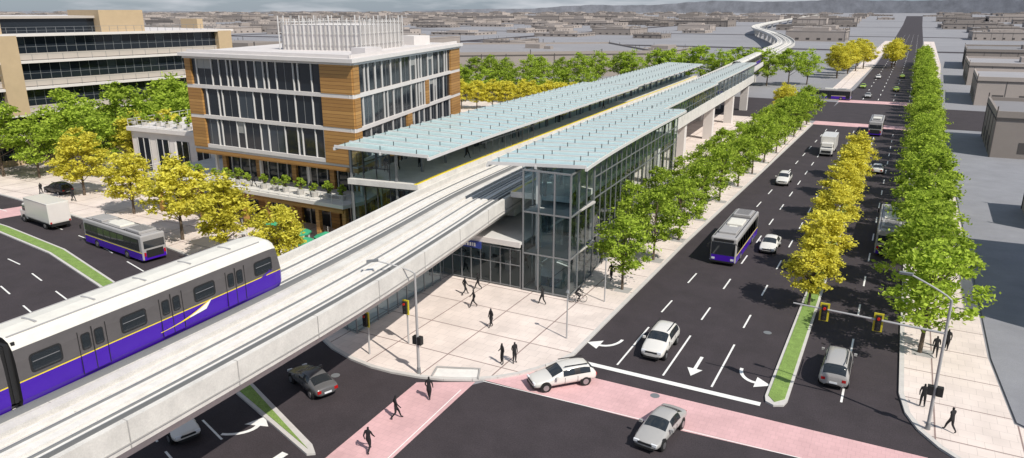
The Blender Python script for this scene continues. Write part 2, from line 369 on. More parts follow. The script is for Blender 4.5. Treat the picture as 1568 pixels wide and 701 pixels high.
for y,h in LT: tree('g',-20.4+(y-60)*0.018+rnd.uniform(-.3,.3),y,h,0.98)
for y in (72.5,82,94,104,115,125,136,146,156,166): tree('g',-24.5+(y-60)*0.02,y+rnd.uniform(-1,1),7.0+rnd.random(),0.9)
tree('y',-23,178,9);tree('y',-25,186,8.5)
for y,h in ((64,6.8),(74,6.9),(84.5,7.2),(96,7.4),(108,7.4),(121,7.6)): tree('y',-4.75,y,h,1.15)
y=58.5
while y<420:
    tree('g',3.9+(y-58)*0.008+rnd.uniform(-.4,.4),y,rnd.uniform(8.2,9.4),1.08);y+=rnd.uniform(7,8.3)
for x,y in ((-21,330),(-19,345),(-22,352),(-17,362),(-20,375),(-24,318),(-23,306),(-6,372),(-5,384)): tree('y',x,y,13,1.2)
for x,y,h in ((-99.3,58.6,9.8),(-84.3,55.6,8.6),(-69.6,51.2,10),(-59.7,49.0,9.4),(-50.5,47.2,7.8)): tree('y',x,y,h,1.15)
tree('y',-62,23.5,5)
for x,y,h in ((-114,68,12),(-108,67,10.5),(-118,78,14),(-112,86,14.5),(-104,80,13),(-105,88,14),(-122,60,13),(-127,54,13),(-98,86,13),(-93,92,14),(-99,95,15),(-112,96,15),(-120,90,14),(-116,62,10),(-92,98,15),(-120,70,13),(-106,74,12)): tree('g',x,y,h,1.1)
for x,y in ((-96,76),(-94,81),(-101,74),(-91,78),(-103,70)): tree('y',x,y,10.5)
for i in range(24):
    tree('g',-150+i*5.2+rnd.uniform(-1,1),203+i*3.0+rnd.uniform(-5,5),rnd.uniform(10,14),1.1)
for i in range(12): tree('y',-112+i*3.5,160+i*1.2+rnd.uniform(-2,2),8,1.2)
for i in range(10): tree('g',-118+i*4.5,176+i*1.5+rnd.uniform(-3,3),10,1.1)
# ------------------------------------------------------------------ guideway
gw=empty('elevated_guideway')
b=B('deck')
prof=[(-4.6,8.3),(-4.3,8.3),(-4.3,7.75),(-0.3,7.75),(-0.3,8.0),(0.3,8.0),(0.3,7.75),(4.3,7.75),(4.3,8.3),(4.6,8.3),(4.6,6.95),(4.1,6.75),(3.5,5.9),(-3.5,5.9),(-4.1,6.75),(-4.6,6.95)]
sweep(b,prof,-50,3000,'concrete');b.obj(gw)
b=B('rails')
for t in (-2.3,2.3):
    sweep(b,rect(t-1.95,t+1.95,7.7,7.757),-50,600,'trackbed')
    for o in (-0.75,0.75):
        sweep(b,rect(t+o-0.25,t+o+0.25,7.757,7.9),-50,600,'plinth')
        sweep(b,rect(t+o-0.04,t+o+0.04,7.9,8.0),-50,600,'steel')
    sweep(b,rect(t-0.22,t+0.22,7.757,7.93),-50,600,'plinth')
    sweep(b,rect(t+1.28,t+1.34,7.757,8.1),-50,600,'steel')
    sweep(b,rect(t-1.5,t-1.35,7.757,8.0),-50,600,'plinth')
sweep(b,rect(4.62,4.66,7.2,7.26),-50,600,'concrete_dark')
for i in range(40):
    y=-8+i*6.0
    b.beam(LP(4.61,y,6.98),LP(4.61,y,8.3),.035,.05,'concrete_dark')
    b.beam(LP(4.31,y,8.306),LP(4.6,y,8.306),.03,.012,'concrete_dark')
    for t in (-2.3,2.3): b.beam(LP(t-1.9,y,7.762),LP(t+1.9,y,7.762),.05,.012,'concrete_dark')
b.obj(gw)
b=B('piers')
for y in (-20,8,63,215,245,275,305,335,365,400,440,480,520,560,600,640,680,720,760,800,840,880,930,980,1050,1150,1300,1500):
    c,d=cen(y)
    r=1.0
    b.box(c.x-r,c.x+r,c.y-r*.8,c.y+r*.8,0,5.1,'concrete')
    F=((c.x,c.y),(d.y,-d.x),(d.x,d.y))
    b.fb(F,-3.2,3.2,5.0,5.95,-1.0,1.0,'concrete')
b.obj(gw)
# ------------------------------------------------------------------ station
st=empty('transit_station')
b=B('platforms')
sweep(b,rect(-12.6,-4.65,8.2,8.75),56.5,190,'concrete');sweep(b,rect(4.65,11.4,8.2,8.75),57.5,98,'concrete');sweep(b,rect(4.65,8.3,7.9,8.75),98,200,'concrete')
sweep(b,rect(-5.1,-4.75,8.75,8.77),56.5,190,'yellow');sweep(b,rect(4.75,5.1,8.75,8.77),57.5,200,'yellow')
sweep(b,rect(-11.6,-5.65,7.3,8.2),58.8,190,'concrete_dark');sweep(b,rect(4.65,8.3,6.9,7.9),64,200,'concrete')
b.obj(st)
b=B('roofs')
def roof(l0,l1,y0,y1,z0,z1):
    y=y0
    while y<y1-0.1:
        ye=min(y1,y+2.3)
        P=[LP(l0,y+0.05,z0),LP(l1,y+0.05,z1),LP(l1,ye-0.05,z1),LP(l0,ye-0.05,z0)]
        Q=[(p[0],p[1],p[2]-0.08) for p in P]
        b.hexa(Q+P,'roofglass')
        a=Vector(LP(l0,y,z0-0.02));c=Vector(LP(l1,y,z1-0.02));b.beam(a,c,0.12,0.3,'white_metal')
        for f in ((0.12,0.5,0.88) if l1-l0>6 else (0.2,0.8)):
            p=a.lerp(c,f);b.cyl(p,(p.x,p.y,p.z+0.55),0.045,'steel_dark',n=5)
        y=ye
    for l,z in ((l0,z0),(l1,z1),((l0+l1)/2,(z0+z1)/2)):
        sweep(b,rect(l-0.1,l+0.1,z-0.38,z-0.1),y0-0.1,y1+0.1,'white_metal')
roof(-13.4,-3.0,55.8,128,12.1,11.8);roof(-12.4,-3.6,128.2,190,12.0,11.8)
roof(3.3,12.5,55.2,97,11.8,12.1);roof(3.4,9.0,97.2,140,11.7,11.9);roof(3.5,8.4,140.2,200,11.7,11.9)
b.obj(st)
b=B('columns')
for y in [57+4.8*i for i in range(28)]:
    for la in (-12.4,-7.2): b.beam(LP(la,y,0.1 if la<-10 and y<100 else 7),LP(la,y,11.8),0.22,0.22,'steel')
    if y<97:
        for la in (8.2,11.3): b.beam(LP(la,y,0.1 if la>10 else 8.7),LP(la,y,11.8),0.22,0.22,'steel')
        b.beam(LP(3.6,y,11.5),LP(11.4,y,11.7),0.15,0.3,'steel')
    else:
        b.beam(LP(8.1,y,7),LP(8.1,y,11.7),0.2,0.2,'steel')
    b.beam(LP(-12.5,y,11.7),LP(-3.2,y,11.5),0.15,0.3,'steel')
for y in (85,103,121,146,170,195):
    for la in (6.8,-7.5):
        p=LP(la,y,0);b.box(p[0]-0.9,p[0]+0.9,p[1]-0.7,p[1]+0.7,0,6.95,'wall_white')
    p=LP(0,y,0);b.box(p[0]-0.9,p[0]+0.9,p[1]-0.7,p[1]+0.7,0,5.95,'wall_white')
b.obj(st)
b=B('glass_walls');m_=B('mullions')
def gwall(P0,P1,z0,z1,nb,zs,k='glass',t=0.09,mk_='steel'):
    P0=Vector(P0);P1=Vector(P1);F,L=frame((P0.x,P0.y),(P1.x,P1.y))
    b.face([(P0.x,P0.y,z0),(P1.x,P1.y,z0),(P1.x,P1.y,z1),(P0.x,P0.y,z1)],k)
    for i in range(nb+1):
        s_=L*i/nb;m_.fb(F,s_-t/2,s_+t/2,z0,z1,-t/2,t/2,mk_)
    for z in zs: m_.fb(F,0,L,z-t/2,z+t/2,-t/2-0.003,t/2+0.003,mk_)
def gwl(la,y0,y1,z0,z1,nb,zs,**k):
    a=LP(la,y0,0);c=LP(la,y1,0);gwall(a[:2],c[:2],z0,z1,nb,zs,**k)
gwl(-12.55,57,98,0.15,11.6,18,(0.3,4.2,8.3,9.9,11.5),mk_='steel_dark')
gwl(-12.55,98,186,7.2,11.6,36,(8.3,9.9,11.5),mk_='steel_dark')
gwl(-7.2,84,186,8.8,11.5,34,(10,11.2),mk_='steel_dark')
a=LP(-12.5,57,0);c=LP(-5.0,57,0);gwall(a[:2],c[:2],0.15,8.1,5,(0.3,3.8,8.0),mk_='steel_dark')
a=LP(-12.5,57,0);c=LP(-8.0,57,0);gwall(a[:2],c[:2],8.8,11.7,3,(9.9,),k='glass_clear',mk_='steel_dark')
gwall((-28.6,55.7),(-24.0,55.7),0.15,11.6,3,(0.3,3.8,7.7,11.5),k='glass_clear',t=0.14)
gwall((-24.0,55.7),(-24.4,62),0.15,11.6,3,(0.3,3.8,7.7,11.5),k='glass_clear',t=0.14)
gwall((-28.6,55.7),(-28.9,62),0.15,11.6,3,(0.3,3.8,7.7,11.5),k='glass_clear',t=0.14)
gwl(11.5,62,97,0.15,11.6,20,(0.3,3.8,7.7,9.8,11.5),k='glass_clear',t=0.11)
gwl(8.25,98,198,8.7,11.5,50,(9.7,11.2))
gwl(4.9,60,95,8.8,11,12,(9.8,),k='glass_clear',t=0.05)
gwall((-39.5,55.75),(-28.9,55.75),0.15,4.0,10,(0.3,2.4,3.9),k='glass_clear')
gwall((-45.5,58.2),(-39.5,55.75),0.15,4.4,5,(0.3,2.4,4.3),k='glass_clear')
gwall((-28.9,62),(-30.5,84),0.15,4.4,12,(2.4,4.3),k='glass_clear')
gwall((-41.5,41.6),(-36.0,41.0),0.15,5.2,5,(0.3,2.6,5.1));gwall((-36.0,41.0),(-36.6,54),0.15,5.2,9,(0.3,2.6,5.1));gwall((-41.5,41.6),(-41.8,54),0.15,5.2,8,(2.6,5.1))
b.obj(st);m_.obj(st)
b=B('lobby_interior')
b.prism([(-45.3,58.4),(-29,56),(-30.7,88),(-47,88)],0.12,0.17,'interior')
b.box(-46.5,-31,86,86.3,0.1,5,'wood')
b.box(-39.5,-28.7,55.2,66,4.55,4.8,'white_metal');b.box(-39.6,-28.6,55.0,55.2,4.4,4.9,'wall_white')
b.box(-46,-31.2,66.1,88,4.75,4.95,'wall_white')
for x in (-43,-40.4,-37.8,-35.2,-32.6): b.box(x,x+0.9,66,67.2,0.17,1.3,'rail');b.box(x+0.2,x+0.35,63,63.2,0.17,2.2,'steel')
for x in (-38,-36.2,-34.4,-32.6): b.box(x,x+.7,59.5,60.6,.17,1.2,'rail');b.box(x+.1,x+.6,60,60.05,1.2,1.45,'black')
b.box(-44,-42,70,72,0.17,2.6,'steel_dark');b.box(-40.5,-37,76,77,0.17,3.5,'wood')
for i in range(16):
    z=0.17+i*0.5;b.box(-31,-29.3,68+i*1.1,69.2+i*1.1,z-0.1,z+0.2,'concrete_dark')
b.box(-27.6,-25.4,57.4,59.6,0.2,11,'glass_clear')
b.box(-28.5,-24.1,55.8,62,3.7,3.85,'interior');b.box(-28.5,-24.1,55.8,61.8,7.6,7.78,'interior')
b.box(-28,-27.8,57,60,0.2,11.4,'wall_white')
b.obj(st)
b=B('stair_stringers')
for o in (11.1,9.6):
    b.beam(LP(o,64,0.2),LP(o,80,8.2),0.15,0.5,'steel');b.beam(LP(o,64,1.3),LP(o,80,9.3),0.06,0.08,'steel')
for i in range(28):
    y=64+i*16/28;z=0.3+i*8/28;b.beam(LP(9.7,y,z),LP(11.0,y,z),0.5,0.08,'interior')
for y0 in (66,78,90):
    b.beam(LP(11.35,y0-5,8),LP(11.35,y0,0.2),0.12,0.12,'steel')
for y0 in (76,104,136):
    for la in (-10.5,-8.9):
        b.beam(LP(la,y0,9.7),LP(la,y0+10,5.4),0.12,1.2,'steel_dark');b.beam(LP(la,y0,10.2),LP(la,y0+10,6.0),0.1,0.12,'rail')
    for i in range(6):
        b.beam(LP(-10.8,y0+i*1.6,8.8),LP(-10.8,y0+i*1.6,10.1),0.06,0.06,'steel')
    b.beam(LP(-10.8,y0-1,10.1),LP(-10.8,y0+9,10.1),0.06,0.06,'steel')
for la in (-6.6,-4.9):
    for i in range(9):
        y=72+i*1.7;b.beam(LP(la,y,8.8),LP(la,y,10.4),0.07,0.07,'steel')
    b.beam(LP(la,71,10.4),LP(la,86.5,10.4),0.07,0.1,'steel')
for i in range(8): b.beam(LP(-6.6,72+i*2,10.45),LP(-4.9,72+i*2,10.45),.05,.08,'steel')
b.obj(st)
b=B('station_sign');b.box(-36.4,-32.6,54.85,54.98,3.75,4.4,'sign_blue')
x=-36.2
for w in (0.22,0.14,0.22,0.2,0.22,0.2,0.14,0.22,0.24,0.2,0.1,0.22):
    b.box(x,x+w*0.8,54.8,54.84,3.92,4.25,'paint');x+=w+0.07
b.obj(st)
# ------------------------------------------------------------------ office building (main)
ob=empty('timber_office_building')
C=(-51,60);L_=(-77,60.3);Rr=(-60.5,96);K=(-86.5,96.3)
body=B('core');w=B('windows');fr=B('facade_frames');wd=B('timber_cladding')
def inset(p,c,t): return (p[0]+(c[0]-p[0])*t,p[1]+(c[1]-p[1])*t)
ctr=((C[0]+L_[0]+Rr[0]+K[0])/4,(C[1]+L_[1]+Rr[1]+K[1])/4)
Q=[inset(p,ctr,0.03) for p in (L_,C,Rr,K)]
body.prism(Q,8.8,19.6,'win_dark');
Q2=[inset(p,ctr,0.16) for p in (L_,C,Rr,K)]
body.prism(Q2,0,8.8,'win_dark')
body.prism([(-84,57.6),(-51.0,57.2),(-50.2,60),(-60,97),(-87,97)],4.6,5.0,'concrete','wall_white')
body.prism([inset(p,ctr,-0.04) for p in (L_,C,Rr,K)],19.75,20.15,'roof_white','wall_white')
body.prism([inset(p,ctr,0.0) for p in (L_,C,Rr,K)],8.5,8.8,'wall_white')
body.obj(ob)
mat('blind',(0.30,0.30,0.29),0.7)
def facade(p0,p1,z0,z1,nf,woods,seed,opts):
    q=random.Random(seed);F,L=frame(p0,p1);fh=(z1-z0)/nf
    for i in range(nf):
        a=z0+i*fh
        fr.fb(F,0,L,a,a+0.42,-0.5,0.10,'wall_white')
        s_=0.5
        while s_<L-0.3:
            nx=q.choice(opts)
            fr.fb(F,s_,s_+0.11,a+0.42,a+fh,-0.45,0.0,'white_metal')
            k=q.choice(('win_dark','win_dark','win_dark','win_mid'))
            e_=min(L,s_+nx-0.03)
            w.fb(F,s_+0.12,e_,a+0.42,a+fh-0.02,-0.46,-0.16+q.uniform(0,0.02),k)
            if q.random()<0.10: w.fb(F,s_+0.16,e_-.05,a+fh*q.uniform(.6,.8),a+fh-0.03,-0.14,-0.12,'blind')
            if nx>2: fr.fb(F,s_+nx/2,s_+nx/2+.05,a+.42,a+fh,-.3,-.11,'steel')
            s_+=nx
        for (s0,s1,fl) in woods:
            if i in fl: wd.fb(F,s0 if s0>=0 else L+s0,s1 if s1>0 else L+s1,a+(0.42 if i else 0.0),a+fh-0.003,-0.5,0.14,'wood')
    fr.fb(F,-0.1,L+0.1,z1-0.12,z1+0.45,-0.5,0.3,'wall_white')
facade(L_,C,8.8,19.6,3,[(0.0,2.4,(0,1)),(-4.4,-0.003,(0,1,2)),(0.0,1.0,(2,))],1,(0.7,1.3,1.3,2.6,2.6,1.95))
facade(C,Rr,8.8,19.6,3,[(0.0,1.4,(0,1,2)),(-4.4,-0.003,(0,1,2)),(15,16.5,(0,)),(22,23.2,(1,))],2,(1.0,1.9,2.6,2.6,3.2))
L2,C2,R2=Q2[0],Q2[1],Q2[2]
for (p0,p1,sd) in ((L2,C2,3),(C2,R2,4)):
    F,L=frame(p0,p1);s_=0
    fr.fb(F,0,L,8.0,8.5,-0.1,0.3,'wood')
    while s_<L-0.5:
        fr.fb(F,s_,s_+0.08,5,8,-0.1,0.15,'white_metal');fr.fb(F,s_,s_+0.08,0.1,4.5,-0.1,0.15,'white_metal')
        s_+=1.6
    for s_ in range(0,int(L),6):
        wd.fb(F,s_,s_+1.3,0.1,4.5,-0.1,0.4,'wood');wd.fb(F,s_+0.2,s_+0.9,5.0,8.0,-0.1,0.35,'wood')
    fr.fb(F,0,L,3.3,3.6,0.0,0.6,'wood')
F,L=frame((-82.5,58.2),(-51.6,57.9))
for i in range(9):
    s_=L*i/8;wd.fb(F,s_-0.25,s_+0.25,0.1,4.35,-0.5,0.0,'wood')
wd.fb(F,0,L,3.9,4.6,-0.5,0.12,'wood');
for i in range(5):
    s_=L*i/4;fr.fb(F,s_-0.15,s_+0.15,5.0,8.5,-3.4,-3.1,'wall_white')
F,L=frame(L_,C);wd.fb(F,0,L,8.0,8.5,-.4,.05,'wood');F,L=frame(C,Rr);wd.fb(F,0,L,8.0,8.5,-.4,.05,'wood')
w.obj(ob);fr.obj(ob);wd.obj(ob)
b=B('terrace_railing')
def railing(b,P,z,h=1.05,k='white_metal'):
    for p,q_ in zip(P[:-1],P[1:]):
        F,L=frame(p,q_);b.fb(F,0,L,z+h-0.05,z+h,-0.03,0.03,k);b.fb(F,0,L,z+h*0.5,z+h*0.5+0.03,-0.015,0.015,k)
        n=max(1,int(L/1.5))
        for i in range(n+1): b.fb(F,L*i/n-0.025,L*i/n+0.025,z,z+h-0.05,-0.025,0.025,k)
railing(b,[(-84,60),(-83.7,57.8),(-51.2,57.4),(-50.5,60)],5.0)
b.obj(ob)
b=B('rooftop_screen')
S=[(-71,70),(-59.5,72),(-62,84),(-73.5,82)]
b.prism([inset(p,(-66.5,77),0.04) for p in S],20.1,23.2,'wall_white')
for p,q_ in zip(S,S[1:]+S[:1]):
    F,L=frame(p,q_);n=int(L/0.6)
    for i in range(n+1): b.fb(F,L*i/n-0.035,L*i/n+0.035,20.2,23.9 if i%3 else 24.3,-0.04,0.08,'concrete_dark' if i%2 else 'white_metal')
    for z in (20.9,22.2,23.5): b.fb(F,0,L,z,z+0.07,-0.12,-0.05,'white_metal')
b.box(-66,-63,88,92,20.1,21.4,'wall_white');b.box(-76,-73,88,91,20.1,21.2,'wall_white');b.box(-56,-54,66,69,20.1,20.9,'roof_white')
for p,q_ in ((L_,C),(C,Rr)):
    F,L=frame(p,q_)
    b.fb(F,0.2,L-0.2,20.15,20.5,-0.35,-0.2,'wall_white')
b.obj(ob)
b=B('side_wing')
W=[(-100,67.5),(-83.5,68.5),(-86,90),(-102,90)]
b.prism(W,0,8.6,'roof_white','wall_white');
F,L=frame(W[0],W[1])
for i in range(4):
    s_=1.2+i*3.9;b.fb(F,s_,s_+2.5,0.5,7.0,-0.1,0.05,'win_dark')
    for k in range(3): b.fb(F,s_+k*1.2,s_+k*1.2+0.1,0.5,7.0,0.05,0.12,'white_metal')
b.fb(F,-0.3,L+0.3,8.0,8.6,0,0.5,'wall_white')
F,L=frame(W[3],W[0]);b.fb(F,0,L,0,8.0,-0.1,0.06,'wood');b.fb(F,2,20,2,6,0.06,0.1,'win_dark')
railing(b,[(-102,88),(-100.2,67.3),(-83.6,68.2)],8.6)
b.obj(ob)
for i in range(15):
    x=-81+i*2.05+rnd.uniform(-.4,.4);z=5.0;y=58.6+rnd.random()*0.6
    e=empty('potted_plant',(x,y,z));pb=B('planter');pb.cyl((0,0,0),(0,0,0.6),0.3,'pot',0.42,n=10);pb.obj(e)
    s=rnd.uniform(0.8,1.3);inst('bush',BUSH,(0,0,0.45),rnd.uniform(0,6),s,e)
for i in range(7):
    x=-101+i*2.4;e=empty('potted_plant',(x,68.6+rnd.random(),8.6));pb=B('planter');pb.cyl((0,0,0),(0,0,0.5),0.3,'pot',0.42,n=10);pb.obj(e);inst('bush',BUSH,(0,0,0.4),i,1.1,e)
for x,y in ((-60.5,55.8),(-58.5,54),(-57,56.6),(-55,54.6),(-53,56.8),(-51.5,54.8),(-49.5,56),(-52.5,52.4),(-48.6,53.4),(-56,52),(-63.5,54.5)):
    e=empty('cafe_table_with_umbrella',(x,y,0.13));b=B('table');b.cyl((0,0,0),(0,0,2.4),0.03,'white_metal',n=6);b.cyl((0,0,0.7),(0,0,0.75),0.5,'white_metal',n=14);b.cyl((0,0,0),(0,0,0.05),0.28,'steel',n=10);b.obj(e)
    if rnd.random()<0.7:
        b=B('umbrella');n=8;top=(0,0,2.6)
        for i in range(n):
            a0=2*math.pi*i/n;a1=2*math.pi*(i+1)/n
            b.face([(1.25*math.cos(a0),1.25*math.sin(a0),2.1),(1.25*math.cos(a1),1.25*math.sin(a1),2.1),top],'green_cloth')
            b.face([(1.25*math.cos(a0),1.25*math.sin(a0),2.1),(1.25*math.cos(a0),1.25*math.sin(a0),1.95),(1.25*math.cos(a1),1.25*math.sin(a1),1.95),(1.25*math.cos(a1),1.25*math.sin(a1),2.1)],'green_cloth')
        b.obj(e)
    b=B('chairs')
    for a in (0.4,2.3,4.2):
        cx,cy=0.85*math.cos(a),0.85*math.sin(a)
        b.box(cx-0.2,cx+0.2,cy-0.2,cy+0.2,0.43,0.47,'white_metal')
        for dx in (-.18,.18):
            for dy in (-.18,.18): b.cyl((cx+dx,cy+dy,0),(cx+dx,cy+dy,0.43),0.02,'steel',n=4)
        bx,by=1.05*math.cos(a),1.05*math.sin(a);b.beam((bx-0.2*math.sin(a),by+0.2*math.cos(a),0.7),(bx+0.2*math.sin(a),by-0.2*math.cos(a),0.7),0.04,0.45,'white_metal')
    b.obj(e)
# ------------------------------------------------------------------ office building (left)
lb=empty('banded_office_building')
P0=(-133,30);P1=(-124,108);P2=(-170,113);P3=(-180,35)
b=B('walls');gq=B('windows')
b.prism([P0,P1,P2,P3],0,21.2,'roof_white','beige_light')
for (p0,p1) in ((P0,P1),(P1,P2)):
    F,L=frame(p0,p1)
    for i in range(5):
        z=i*4.25
        gq.fb(F,0.3,L-0.3,z+1.15,z+3.85,-0.2,0.15,'win_dark')
        b.fb(F,-0.3,L+0.3,z+3.85,z+4.25,-0.1,1.3,'wall_white')
        b.fb(F,-0.2,L+0.2,z+0.1,z+1.15,-0.1,0.35,'beige' if i in(0,) else 'beige_light')
        for k in range(int(L/1.6)): gq.fb(F,0.5+k*1.6,0.56+k*1.6,z+1.15,z+3.85,0.15,0.2,'steel')
        for k in range(int(L/1.6)):
            if (k*7+i*3)%5==0: gq.fb(F,0.6+k*1.6,2.0+k*1.6,z+2.6,z+3.8,0.15,0.17,'win_mid')
        b.fb(F,0,L,z+2.2,z+2.25,1.15,1.2,'steel')
        if i:
            b.fb(F,0,L,z+0.98,z+1.03,1.2,1.25,'steel')
            for k in range(int(L/2.4)): b.fb(F,k*2.4,k*2.4+.05,z,z+1.0,1.2,1.25,'steel')
    b.fb(F,L-3.0,L,0,21.0,0.0,1.32,'beige');b.fb(F,36,39,8.4,21.0,0.0,1.32,'beige');b.fb(F,10,16,17,23.2,0.0,1.33,'beige')
b.prism([(-136,40),(-130,92),(-160,96),(-166,44)],21.2,23.6,'roof_white','win_dark')
b.prism([(-135.6,39.6),(-129.4,92.4),(-160,96.4),(-166.4,43.6)],23.6,24.0,'roof_white','beige_light')
b.prism([(-131.5,60),(-130,68),(-140,69),(-141,61)],21.2,24.8,'roof_white','beige');b.prism([(-128.6,84),(-127.6,92),(-140,94),(-141,86)],21.2,25.0,'roof_white','beige')
b.obj(lb);gq.obj(lb)
b=B('roof_railing');railing(b,[(-132.5,32),(-124.5,107)],21.2,1.1,'steel');b.obj(lb)
# ------------------------------------------------------------------ distant city
VM=[]
for v in range(12):
    q=random.Random(100+v);b=B('city_building_mesh')
    sx,sy,h=q.uniform(28,72),q.uniform(24,55),q.choice((4,5,5,6,7,9))
    b.prism([(-sx/2,-sy/2),(sx/2,-sy/2),(sx/2,sy/2),(-sx/2,sy/2)],0,h,'city_roof','city_wall')
    for (x0,x1,y0,y1) in ((-sx/2-.2,sx/2+.2,-sy/2-.2,-sy/2+.3),(-sx/2-.2,sx/2+.2,sy/2-.3,sy/2+.2),(-sx/2-.2,-sx/2+.3,-sy/2+.3,sy/2-.3),(sx/2-.3,sx/2+.2,-sy/2+.3,sy/2-.3)):
        b.box(x0,x1,y0,y1,h-0.5,h+0.6,'city_wall')
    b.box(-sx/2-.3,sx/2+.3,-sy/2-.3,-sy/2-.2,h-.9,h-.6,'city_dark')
    for _ in range(q.randint(2,5)):
        x=q.uniform(-sx*.4,sx*.3);y=q.uniform(-sy*.4,sy*.3);b.box(x,x+q.uniform(2,7),y,y+q.uniform(2,6),h,h+q.uniform(1,2.2),'city_wall')
    if q.random()<0.5: b.box(-sx*0.25,sx*0.2,-sy*0.2,sy*0.25,h,h+q.uniform(2,4),'city_wall')
    for i in range(int(sx/9)):
        x=-sx/2+2+i*9;b.box(x,x+2.6,-sy/2-0.06,-sy/2+.1,1.2,3.0,'city_dark')
    for i in range(int(sy/9)):
        y=-sy/2+2+i*9
        for sg in (-1,1): b.box(sg*sx/2-.06,sg*sx/2+.06,y,y+3,1.2,3.0,'city_dark')
    for _ in range(10):
        x=q.uniform(-sx/2,sx/2);y=q.choice((-sy/2,sy/2));b.cyl((x,y,0),(x,y,h+q.uniform(1.5,5)),0.14,'city_dark',n=4)
    for sgx in (-1,1):
        for sgy in (-1,1): b.box(sgx*(sx/2+.22)-.09,sgx*(sx/2+.22)+.09,sgy*(sy/2+.22)-.09,sgy*(sy/2+.22)+.09,0,h+2,'city_dark')
    VM.append((b.mesh(),sx,sy,h))
def cityb(x,y,rot=None,v=None,s=1):
    me,sx,sy,h=VM[v] if v is not None else rnd.choice(VM)
    inst('city_building',me,(x,y,-0.02),rot if rot is not None else rnd.choice((0,math.pi/2))+rnd.uniform(-.06,.06),(s,s,s*rnd.uniform(0.65,1.0)))
cnt=0
def gx(y): return cen(max(0,min(3100,y)))[0].x
y=262
while y<5200:
    st_=84 if y<600 else (84 if y<1300 else (115 if y<2200 else 190))
    x=-2.1*y-150
    while x<0.22*y+60:
        px=x+rnd.uniform(-12,12);py=y+rnd.uniform(-12,12)
        m_ar=44 if y<900 else 52
        if abs(px-0)<m_ar+8 or abs(px-gx(py))<m_ar-6 or (-270<px<-50 and py<400): x+=st_*0.5;continue
        if rnd.random()<(0.5 if y<600 else 0.74) and cnt<1300:
            cityb(px,py,s=rnd.uniform(.7,1.0) if y<1100 else rnd.uniform(.9,1.5));cnt+=1
        x+=st_*rnd.uniform(0.9,1.4)
    y+=st_
for x,y,v,s in ((-150,150,5,.8),(-190,190,6,1),(-230,160,7,1),(-205,235,1,1),(-300,210,3,1),(-290,262,4,1),(-360,260,5,1)):
    cityb(x,y,0,v,s)
def block(name,pts,h,win=True):
    b=B(name);b.prism(pts,-.02,h,'city_roof','city_wall')
    n=len(pts);cx=sum(p[0] for p in pts)/n;cy=sum(p[1] for p in pts)/n
    ar=sum(pts[i][0]*pts[(i+1)%n][1]-pts[(i+1)%n][0]*pts[i][1] for i in range(n))
    P=pts if ar>0 else pts[::-1]
    for i in range(n):
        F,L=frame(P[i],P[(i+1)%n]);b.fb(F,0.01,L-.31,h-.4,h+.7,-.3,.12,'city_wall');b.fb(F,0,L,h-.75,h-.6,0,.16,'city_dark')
        b.fb(F,-.08,.08,0,h+1.5,-.1,.1,'city_dark')
        k=4.0
        while win and k<L-5: b.fb(F,k,k+2.6,1.0,2.9,0,.05,'city_dark');b.fb(F,k+2.9,k+3.0,0,h,0,.08,'city_dark');k+=6.2
        k=9
        while not win and k<L-2: b.fb(F,k,k+.3,0,h+(1.5 if int(k)%4==0 else 0),0,.15,'city_dark');k+=9.5
    b.box(cx-4,cx+3,cy-3,cy+3,h,h+1.8,'city_wall');b.box(cx+6,cx+9,cy-5,cy-2,h,h+1.2,'city_wall');b.obj()
block('warehouse_building',[(-150,237),(-89,286),(-132,350),(-205,296)],9,False)
block('warehouse_building',[(15,151),(48,153),(46,178),(15.5,176)],7.5)
block('warehouse_building',[(17.5,236),(70,240),(70,275),(18.5,268)],7)
block('warehouse_building',[(19,300),(60,302),(60,345),(20,340)],7)
block('warehouse_building',[(22,380),(75,384),(75,440),(24,430)],8)
block('corner_shop_building',[(15.6,101),(26,102),(26,113),(15.8,112)],3.6)
block('apartment_building',[(20.5,64),(45,64),(45,90),(20.5,88)],15)
hl=B('distant_hills')
prev=None
for i in range(241):
    a=R(-78+i*.42);d=6800;x=d*math.sin(a);yy=d*math.cos(a)
    g_=max(0,min(1,(i-100)/60))
    h=4+9*abs(math.sin(i*0.13))+5*rnd.random()+g_*(84+8*math.sin(i*.3)+6*rnd.random())
    cur=(x,yy,h)
    if prev: hl.face([(prev[0],prev[1],-5),(x,yy,-5),cur,prev],'hill')
    prev=cur
hl.obj()
